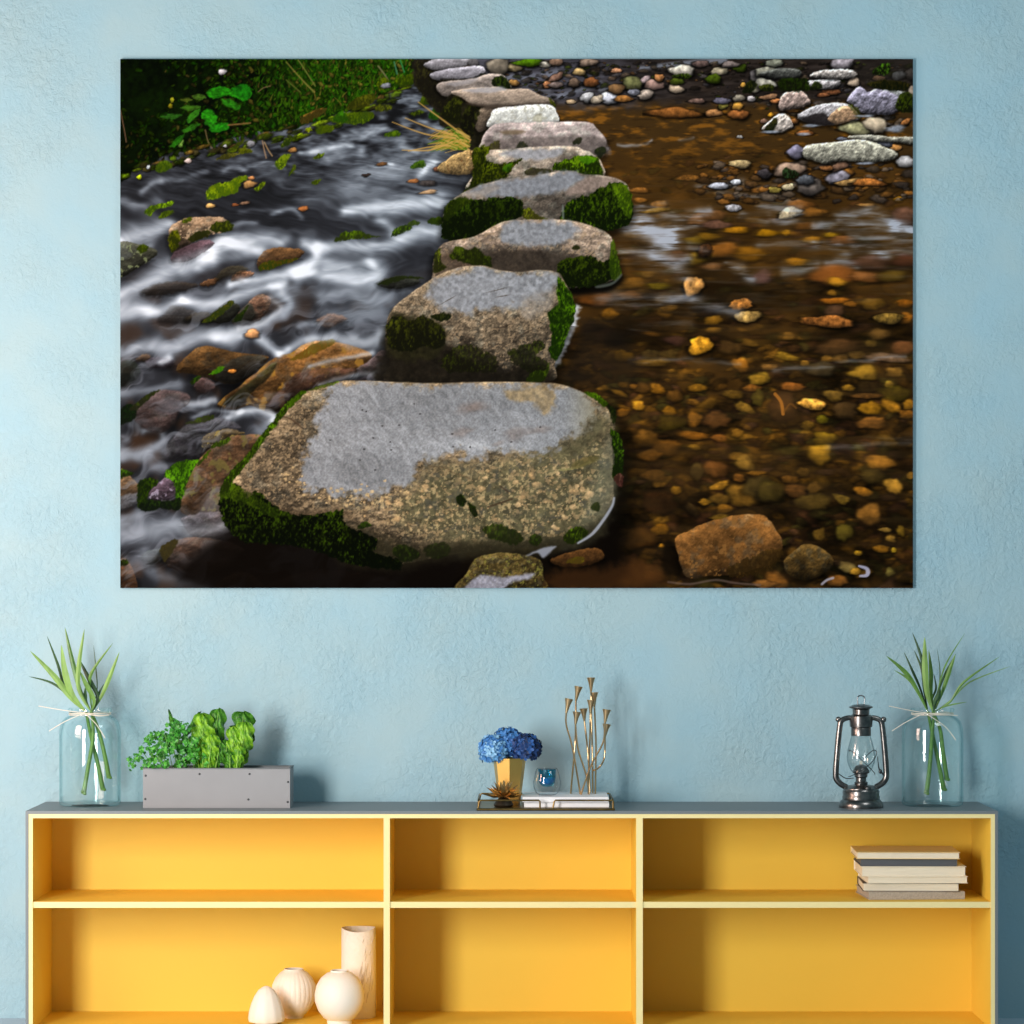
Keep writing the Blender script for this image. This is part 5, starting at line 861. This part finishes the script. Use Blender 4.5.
def book(x0, x1, y0, y1, z0, z1, cov, pages, label, rot=0., group=None, spine='back', ct=.0022, plabel=None):
    """closed book lying flat: cover boards and spine, page block inside; turned by rot about its middle"""
    c = Vector(((x0+x1)/2, (y0+y1)/2, z0)); root = thing('book', c, label, 'book', group)
    m = MB().box(x0, x1, y0, y1, z0, z0+ct, bev=.0006).box(x0, x1, y0, y1, z1-ct, z1, bev=.0006)
    if spine == 'back': m.box(x0, x1, y1-ct, y1, z0+ct, z1-ct)
    elif spine == 'front': m.box(x0, x1, y0, y0+ct, z0+ct, z1-ct)
    else: m.box(x0, x0+ct, y0, y1, z0+ct, z1-ct)
    o = obj('cover', m, cov, root, False)
    i = .003
    X0_, X1_, Y0_, Y1_ = x0+i, x1-i, y0+i, y1-i
    if spine == 'back': Y1_ = y1-ct
    elif spine == 'front': Y0_ = y0+ct
    else: X0_ = x0+ct
    pg = obj('pages', MB().box(X0_, X1_, Y0_, Y1_, z0+ct, z1-ct), pages, root, False)
    root.rotation_euler.z = rot; return root
bx0, bx1 = P(522.5, 0, .05).x, P(609, 0, .05).x
book(bx0+.004, bx1, .045, .235, TZ, TZ+.0135, WC, PGS, 'white book on the brass tray, underneath the other white book', 0, 'white books on the tray', 'front')
BT = TZ+.0135+.0125
book(bx0, bx1-.001, .04, .235, TZ+.0135, BT, WC, PGS, 'white book on the brass tray, carrying the blue glass and the gold candle holder', 0, 'white books on the tray', 'front')
# gold faceted pot with hydrangeas
pc = P(509.5, 804, .13); pc.z = TZ; k = kk(.13)
pot = thing('flower_pot', pc, 'gold faceted flower pot at the left of the brass tray, holding blue flowers', 'flower pot')
hh = 47*k; n = 7; prof = [(10.4*k, 0), (11.6*k, .12*hh), (17*k, hh), (15.8*k, hh), (10.6*k, .16*hh), (.001, .15*hh)]
m = MB(); v = []
for j, (r, z) in enumerate(prof):
    for i in range(n): aa = 2*math.pi*(i+.25)/n; v.append((pc.x+r*math.cos(aa), pc.y+r*math.sin(aa), pc.z+z))
m.add(v, [(j*n+i, j*n+(i+1) % n, (j+1)*n+(i+1) % n, (j+1)*n+i) for j in range(len(prof)-1) for i in range(n)]+[tuple(range(n))])
obj('pot_body', m, GO, pot, False)
obj('soil', MB().lathe(pc+Vector((0, 0, hh*.8)), [(.001, 0), (14*k, 0), (14*k, .003), (.001, .005)], 14), SO, pot)
def hydrangea(cx, cy, rx, ry, d, cols, label, seed):
    rn_ = random.Random(seed); c = P(cx, cy, d); kx = kk(d)
    root = thing('hydrangea_flower', c, label, 'flower', 'blue hydrangeas in the gold pot')
    obj('stem', MB().tube([P(511+(cx-511)*.3, 772, .13), P(511+(cx-511)*.6, 762, .13), c], .0022, 7), STK, root)
    obj('flower_core', MB().blob(c, (rx*kx*.8, rx*kx*.75, ry*kx*.8), 16), cols[0], root)
    ms = [MB() for _ in cols]
    for i in range(150):
        z = 1-2*(i+.5)/150; ph = i*2.39996; r = math.sqrt(1-z*z); nn = Vector((r*math.cos(ph), r*math.sin(ph), z))
        if nn.z < -.75: continue
        p = c+Vector((nn.x*rx*kx, nn.y*rx*kx*.95, nn.z*ry*kx))*rn_.uniform(.86, 1.04); u = nn.orthogonal().normalized(); w_ = nn.cross(u); a0 = rn_.uniform(0, 2); s = 3.1*kx*rn_.uniform(.8, 1.15); q = rn_.randrange(len(cols))
        for t in range(4):
            aa = a0+t*math.pi/2; dr = u*math.cos(aa)+w_*math.sin(aa); sd = u*-math.sin(aa)+w_*math.cos(aa); lf = nn*(s*.35)
            ms[q].add([p, p+dr*s*.55-sd*s*.5+lf*.5, p+dr*s*1.15-sd*s*.28+lf*1.2, p+dr*s*1.15+sd*s*.28+lf*1.2, p+dr*s*.55+sd*s*.5+lf*.5], [(0, 1, 2, 3, 4)])
    big = MB(); 
    for q, mm in enumerate(ms): big.add(mm.v, mm.f, q)
    obj('petals', big, cols, root, False)
LB = [mat('petal_sky', (104, 164, 214), .6), mat('petal_blue', (66, 126, 190), .6), mat('petal_pale', (140, 190, 226), .6)]  # pale to navy heads: real petal colours with some light and shade mixed in
NB = [mat('petal_navy', (24, 58, 112), .6), mat('petal_royal', (38, 86, 152), .6), mat('petal_ink', (18, 38, 76), .6)]
hydrangea(493, 750, 14, 14.5, .112, LB, 'pale sky blue flower head on the left of the gold pot', 1)
hydrangea(508, 744, 16, 16, .14, [LB[1], NB[1], LB[1]], 'mid blue flower head in the middle of the gold pot', 2)
hydrangea(525.5, 748, 15.5, 14, .122, NB, 'dark navy blue flower head on the right of the gold pot', 3)
# spiky gold ornament
oc = P(503.5, 803, .062); oc.z = TZ; k = kk(.055); orn = thing('star_ornament', oc, 'spiky golden succulent shaped ornament in front of the gold pot on the tray', 'ornament')
OG = mat('antique_gold', (192, 160, 108), .36, metal=1., var=.3, vs=60); OD = mat('ornament_dark', (52, 42, 30), .45, metal=.6)
obj('base', MB().lathe(oc, [(5*k, 0), (9*k, .001), (10*k, 2*k), (8*k, 6*k), (4*k, 9*k), (.0005, 10*k)], 20), OD, orn)
rr_ = random.Random(9)
for ring, (n, el, L) in enumerate(((10, 4, 21), (9, 30, 20), (7, 56, 19), (3, 80, 17))):
    for i in range(n):
        aa = 2*math.pi*(i+.5*(ring % 2))/n+rr_.uniform(-.1, .1); ee = math.radians(el+rr_.uniform(-6, 6)); dr = Vector((math.cos(aa)*math.cos(ee), math.sin(aa)*math.cos(ee)*.6, math.sin(ee)))
        s_ = oc+Vector((0, 0, 10*k)); sd = dr.cross(Vector((0, 0, 1))).normalized(); up = sd.cross(dr); L_ = L*k
        v = [s_, s_+dr*L_*.45+sd*3.*k+up*.6*k, s_+dr*L_*.45+up*2.2*k, s_+dr*L_*.45-sd*3.*k+up*.6*k, s_+dr*L_*.45-up*1.6*k, s_+dr*L_+up*1.4*k]
        obj('spike', MB().add(v, [(0, 1, 2), (0, 2, 3), (0, 3, 4), (0, 4, 1), (1, 5, 2), (2, 5, 3), (3, 5, 4), (4, 5, 1)]), OG, orn, False)
# thick blue glass votive
vc = P(547, 795, .115); vc.z = BT; k = kk(.115); vo = thing('glass_votive', vc, 'small round thick glass candle cup with a blue inside on the white books', 'candle cup')
CG = glass('clear_thick_glass', (.94, .96, .97), 1.5, 1., (.22, .26, .30), .06); BG = glass('blue_glass', (.26, .78, .88), 1.5, .9, (.05, .40, .58))
obj('glass_body', MB().lathe(vc, [(.001, 0), (8.5*k, 0), (11*k, 2*k), (13.5*k, 8*k), (14*k, 13*k), (12.6*k, 20*k), (10.8*k, 26*k), (9.6*k, 27*k), (9.2*k, 26*k)], 40), CG, vo)
o = obj('inner_cup', MB().lathe(vc, [(.0005, 8*k), (5*k, 9*k), (7.6*k, 12*k), (8.6*k, 17*k), (9.*k, 26*k), (8.4*k, 26*k), (8*k, 17*k), (7*k, 13*k), (4.6*k, 10.4*k), (.0005, 9.6*k)], 40), BG, vo); o['label'] = 'blue glass inner cup'
obj('blue_wax', MB().lathe(vc, [(.0005, 9.8*k), (4.5*k, 10.6*k), (6.9*k, 13.2*k), (7.8*k, 17*k), (.0005, 17.2*k)], 30), mat('blue_wax', (8, 150, 200), .3), vo)
# branching gold candle holder
cd = thing('candle_holder', P(587, 794, .16), 'tall branching gold candle holder with nine cone cups on the white books', 'candle holder'); cd.location.z = BT
SG = mat('satin_gold', (206, 172, 128), .3, metal=1.)
stems = [((569, 698.7), [(566.3, 712.7), (566.3, 725), (572.5, 748), (580.4, 791)]), ((578.6, 686.4), [(576, 700.4), (575.6, 722), (575, 744), (570.7, 789)]), ((576.9, 711.8), [(575.5, 724), (577.8, 748), (586.5, 776), (589, 790)]), ((583.5, 708.5), [(584.4, 720.6), (587.4, 748), (589, 770), (590, 789)]),
 ((591, 677.5), [(591, 691), (591.8, 730), (592.5, 760), (592.7, 790)]), ((594, 692.4), [(594.4, 705.7), (595.4, 728), (596, 748), (595.3, 790)]), ((591.2, 700), [(590.4, 713), (590, 736), (589, 760), (588.5, 788)]), ((606.8, 709.5), [(605, 722.4), (603, 742.6), (591, 765.5), (581, 791)]), ((606.8, 724), [(605, 736), (604.4, 757), (599.5, 767), (593.2, 771)])]
for i, (cp, path) in enumerate(stems):
    dd = .16+[-.03, .01, -.035, .02, .03, .0, -.02, -.045, .015][i]; k = kk(dd)
    last = len(path)-1; de = dd+(.16-dd)*(.3 if i != 8 else .8)
    pts = [P(x, y, dd+(de-dd)*j/last) for j, (x, y) in enumerate(path)]
    if i != 8: pts[-1].z = BT
    else: pts[-1] = P(592.4, 771, .16+.03-.0*.3)
    st = obj('stem', MB().tube(pts, .0023, 9), SG, cd)
    top = P(cp[0], cp[1], dd); b = pts[0]; ax = top-b; L = ax.length; ax.normalize(); u = ax.orthogonal().normalized(); w_ = ax.cross(u); n = 20
    v = []; pf_ = [(.0026, -.04), (.0032, .05), (.0062, .55), (.0112, 1.), (.0104, 1.), (.0058, .62), (.001, .5)]
    for r, z in pf_:
        for q in range(n): aa = 2*math.pi*q/n; v.append(b+ax*(z*L)+u*(r*math.cos(aa))+w_*(r*math.sin(aa)))
    obj('candle_cup', MB().add(v, [(j*n+q, j*n+(q+1) % n, (j+1)*n+(q+1) % n, (j+1)*n+q) for j in range(len(pf_)-1) for q in range(n)]+[tuple(range(n))]), SG, st)

# ---------------------------------------------------------------- hurricane lantern
LD = .12; k = kk(LD); lc = P(861, 808, LD); lc.z = TOP
ZB = 808.2
def LP(px, py, dy=0.): v = P(px, py, LD); return Vector((v.x, LD+dy, v.z-(P(861, ZB, LD).z-TOP)))
def lz(py): return (ZB-py)*k
ln = thing('hurricane_lantern', lc, 'dark metal hurricane lantern with a glass chimney beside the right jar', 'lantern')
LM = mat('gunmetal', (122, 117, 114), .28, metal=1., var=.25, vs=70); LW = mat('lantern_wire', (92, 94, 96), .3, metal=1.)
def lat(name, prof, mt=LM, par=None, n=40): return obj(name, MB().lathe(lc, [(r*k, lz(y)) for r, y in prof], n), mt, par or ln)
tank = lat('fuel_tank', [(.3, 808.2), (22, 808.2), (22.3, 806), (21.6, 803), (19.5, 800.6), (18.6, 800), (18.8, 797), (18.2, 796), (18.4, 791.5), (17.6, 790.6), (17.4, 789), (13, 786.2), (6, 785), (.3, 785)])
obj('filler_cap', MB().lathe(lc+Vector((5*k, -14.5*k, lz(789))), [(3.2*k, 0), (3.4*k, 2*k), (2.2*k, 3.2*k), (.2*k, 3.4*k)], 20), LM, tank)
lat('burner', [(6.4, 786), (6.8, 783), (5.2, 782), (5.2, 778.5), (6.4, 777.4), (6.6, 774.5), (8.4, 773.6), (8.6, 772.6), (.3, 772.4)])
lat('burner_cone', [(8.2, 772.6), (7.6, 770), (5.2, 766.5), (2, 765), (1.6, 765)], LM)
obj('wick', MB().box(lc.x-.0035, lc.x+.0035, LD-.0012, LD+.0012, TOP+lz(766.5), TOP+lz(761.5)), mat('cotton_wick', (226, 214, 196), .9), ln, False)
LG = glass('chimney_glass', (.95, .97, .97), 1.5, 1., (.5, .56, .58), .10, .16)
lat('glass_globe', [(9.2, 772.6), (11.5, 769), (13.8, 763), (14.4, 757.5), (13.4, 750), (11.2, 742), (9.3, 735.5), (8.9, 735.5), (10.7, 742), (12.9, 750), (13.9, 757.5), (13.3, 763), (11.1, 769), (8.8, 772.6)], LG, n=48)
lat('hood', [(9.9, 736.4), (10, 728.6), (9.6, 728), (11.2, 727.4), (11.6, 722), (11.4, 717), (10, 715.6), (8.4, 715), (8.4, 710.4), (9.6, 709.4), (11.8, 708.4), (12, 707.4), (8, 705.6), (3, 704.8), (.3, 704.6)])
ring = MB(); ring.tube([LP(861-3.2, 705.2), LP(861-3.6, 699), LP(861-1.8, 696.6), LP(861+1.8, 696.6), LP(861+3.6, 699), LP(861+3.2, 705.2)], .0016, 8); obj('lift_ring', ring, LW, ln)
for s in (-1, 1):
    tb_ = obj('side_tube', MB().tube([LP(861+s*9, 718.6), LP(861+s*14, 718.8), LP(861+s*19.5, 721.4), LP(861+s*21.4, 728), LP(861+s*23.6, 750), LP(861+s*25.2, 772), LP(861+s*24.6, 779.4), LP(861+s*20.6, 784.4), LP(861+s*14.5, 788)], [2.6*k, 2.7*k, 2.9*k, 3*k, 3.1*k, 3.1*k, 3*k], 14), LM, ln)
    kb = LP(861+s*22.6, 720.2); obj('knob', MB().blob(kb, (2.9*k, 2.6*k, 2.9*k), 14), LM, tb_)
wg = MB()
wg.tube([LP(847.5, 751.5, -.034), LP(850, 751, -.04), (LP(866, 766, -.046)), LP(873, 773, -.03), LP(874, 775, -.014)], .0011, 6)
wg.tube([LP(861, 759.5, -.047), LP(866, 754, -.045), LP(872, 750.5, -.03), LP(875.5, 752, -.022), LP(873, 759, -.03), LP(864, 767, -.044), LP(852, 775, -.03), LP(848, 777, -.01)], .0011, 6)
wg.tube([LP(838, 774, -.004), LP(845, 778.6, -.016), LP(853, 778.5, -.012)], .0014, 6)
obj('wire_guard', wg, LW, ln)
lv = MB().tube([LP(884, 776, -.004), LP(879, 770, -.008), LP(877.6, 762, -.008), LP(877.4, 757, -.006)], [.0026, .0018, .0012, .001], 7); lv.blob(LP(880, 772, -.009), (.0045, .0035, .006), 10)
obj('lift_lever', lv, LW, ln)

# ---------------------------------------------------------------- books on the right shelf
PAP = mat('cream_pages', (240, 228, 204), .9, var=.06, vs=200, stretch=(.05, .05, 6), bump=.5, bs=500)
OCH = mat('pale_ochre_cover', (232, 208, 150), .6); CHA = mat('charcoal_cover', (82, 84, 88), .6, bump=.2, bs=300); CRM = mat('cream_cover', (236, 226, 206), .6); DKC = mat('dark_brown_cover', (66, 56, 48), .6); LIN = mat('grey_linen', (176, 164, 150), .9, var=.12, vs=260, bump=.5, bs=500)
specs = [(866, 962.8, 890.6, 898.6, LIN, LIN, 'grey linen book at the bottom of the stack on the right shelf', 'front', .0022), (864.6, 961.2, 882.4, 890.6, DKC, PAP, 'book with thin dark covers second from the bottom of the shelf stack', 'back', .0011), (867, 968, 875.6, 882.4, CRM, PAP, 'thin cream book third from the bottom of the shelf stack, sticking out furthest right', 'back', .0009),
 (862, 967, 865.6, 875.6, CRM, PAP, 'thickest cream book, right under the charcoal book of the shelf stack', 'back', .0012), (861.5, 958, 858.2, 865.6, CHA, CHA, 'charcoal grey book second from the top of the shelf stack', 'front', .0022), (858, 961.4, 851.4, 858.2, OCH, PAP, 'book with a pale ochre cover on top of the shelf stack', 'back', .0014)]
kb_ = kk(.06); zb = SH1
for i, (xa, xb, ya, yb, cov, pgs, lb, sp, ct) in enumerate(specs):
    h = (yb-ya)*kb_; y0 = .06+[-.004, .002, -.002, .0, .006, .0][i]
    book(P(xa, 0, .06).x, P(xb, 0, .06).x, y0, y0+.19, zb, zb+h, cov, pgs, lb, math.radians([3.6, -2.5, .3, -1, -1, -2][i]), 'books stacked on the right shelf', sp, ct); zb += h

# ---------------------------------------------------------------- white vases in the lower left compartment
CER = mat('white_ceramic', (238, 228, 214), .55, bump=.15, bs=180, spec=.35); CERB = mat('bisque_ceramic', (240, 230, 216), .7, bump=.5, bs=120, spec=.25)
def vase(name, cx, d, prof, yb, label, mt=CER, rib=None, n=72):
    k = kk(d); c = P(cx, yb, d); c.z = BZ
    o = obj(name, MB().lathe(tuple(c), [(r*k, (yb-y)*k) for r, y in prof], n, rib=rib), mt, org=tuple(c), angle=60)
    tag(o, label, 'vase', 'white vases in the lower left compartment'); return o
vase('cone_vase', 266.3, .085, [(.2, 1024), (11, 1024), (11.4, 1022), (17.6, 1021), (18.3, 1018.5), (17.6, 1012), (15.4, 1004), (12, 996), (8, 990), (4, 987), (1.6, 986), (.2, 985.8)], 1024, 'white cone shaped vase standing furthest left', rib=lambda a, z: 1+.012*math.sin(a*11))
vase('ribbed_vase', 293.8, .20, [(.2, 1018.8), (9.5, 1018.8), (10, 1016.6), (13, 1014), (18, 1008), (21.4, 1001), (22.5, 994), (21.6, 986), (18.4, 979), (13.6, 973.6), (10, 971.4), (9.6, 970), (8.8, 970), (9, 972), (12, 975.5), (16, 981), (14, 1000), (.2, 1004)], 1018.8, 'round white vase with vertical grooves behind the cone vase', rib=lambda a, z: 1-.018*max(0, math.sin(a*26)) if .03 < z < .11 else 1, n=156)
vase('round_vase', 339.5, .075, [(.2, 1025.5), (12, 1025.5), (12.6, 1022), (12, 1020.6), (16, 1018.4), (21.4, 1011), (24.6, 1002), (24.9, 995), (23, 986), (18.6, 978.6), (13, 974), (9, 972.6), (9, 971), (8.3, 971), (8, 974), (12, 977), (18, 984), (14, 1008), (.2, 1012)], 1025.5, 'smooth round white vase in front of the tall cylinder vase')
cvs = vase('cylinder_vase', 358.6, .21, [(.2, 1018.2), (16.6, 1018.2), (17.2, 1017), (17.4, 1000), (17.3, 975), (17.2, 950), (17.2, 929), (16.6, 928.4), (15.8, 929), (15.6, 950), (15.4, 1010), (.2, 1012)], 1018.2, 'tall white cylinder vase with carved marks at the back', CERB)
for v in cvs.data.vertices:
    if v.co.z > .20: v.co.z -= .0085*(1-min(1, (v.co.x/(17.2*kk(.21)))**2))*(1 if v.co.y < 0 else .2)
cm = MB(); k = kk(.21); rq = random.Random(2); cc = P(358.6, 1018.2, .21)
for i in range(26):
    aa = math.radians(-75+rq.gauss(12, 12)); z = BZ+(1018.2-rq.uniform(938, 1000))*k; L = rq.uniform(.006, .02); R_ = 17.35*k
    cm.tube([(cc.x+R_*math.cos(aa+t*.05), .21+R_*math.sin(aa+t*.05), z+t*L) for t in (-1, 0, 1)], [.0004, .0011, .0004], 6, sub=3)
cm2 = MB().add([tuple(Vector(v)-Vector((cc.x, .21, BZ))) for v in cm.v], cm.f); o = bpy.data.meshes.new('carved_marks'); o.from_pydata(cm2.v, [], cm2.f); o.materials.append(mat('carving_brown', (208, 192, 168), .8)); ob = bpy.data.objects.new('carved_marks', o); C_.objects.link(ob); ob.parent = cvs

# ---------------------------------------------------------------- light and camera
def area(name, loc, target, sx, sy, power, col):
    l = bpy.data.lights.new(name, 'AREA'); l.shape = 'RECTANGLE'; l.size = sx; l.size_y = sy; l.energy = power; l.color = col
    o = bpy.data.objects.new(name, l); C_.objects.link(o); o.location = loc; o.rotation_euler = (Vector(target)-Vector(loc)).to_track_quat('-Z', 'Y').to_euler(); return o
area('window_light', KEY_LOC, (0, .3, .9), .75, 1.9, KEY_P, KEY_C)
area('added_side_wash', SIDE_LOC, (-1.0, .3, 1.45), .8, 1.2, SIDE_P, SIDE_C)  # lamp added out of view to brighten the left of the wall
area('added_upper_fill', (1.6, -1.6, 2.7), (.2, .3, 1.0), .9, .9, FILL_P, (.9, .97, 1))  # fill lamp added from the upper right to lift the upper wall
wd = bpy.data.worlds.new('room_light'); wd.use_nodes = True; bpy.context.scene.world = wd
wd.node_tree.nodes['Background'].inputs['Color'].default_value = (*WORLD_C, 1); wd.node_tree.nodes['Background'].inputs['Strength'].default_value = WORLD_S
cam = bpy.data.cameras.new('camera'); co = bpy.data.objects.new('camera', cam); C_.objects.link(co)
co.location = (0, -D, ZC); co.rotation_euler = (math.radians(90), 0, 0); cam.sensor_width = 36; cam.lens = 36*D/(K*1024); cam.shift_y = (HZ-512)/1024; cam.clip_end = 60
sc = bpy.context.scene; sc.camera = co
sc.view_settings.view_transform = 'Standard'; sc.view_settings.look = 'None'; sc.view_settings.gamma = 1; sc.view_settings.use_curve_mapping = False; sc.view_settings.exposure = EXPO
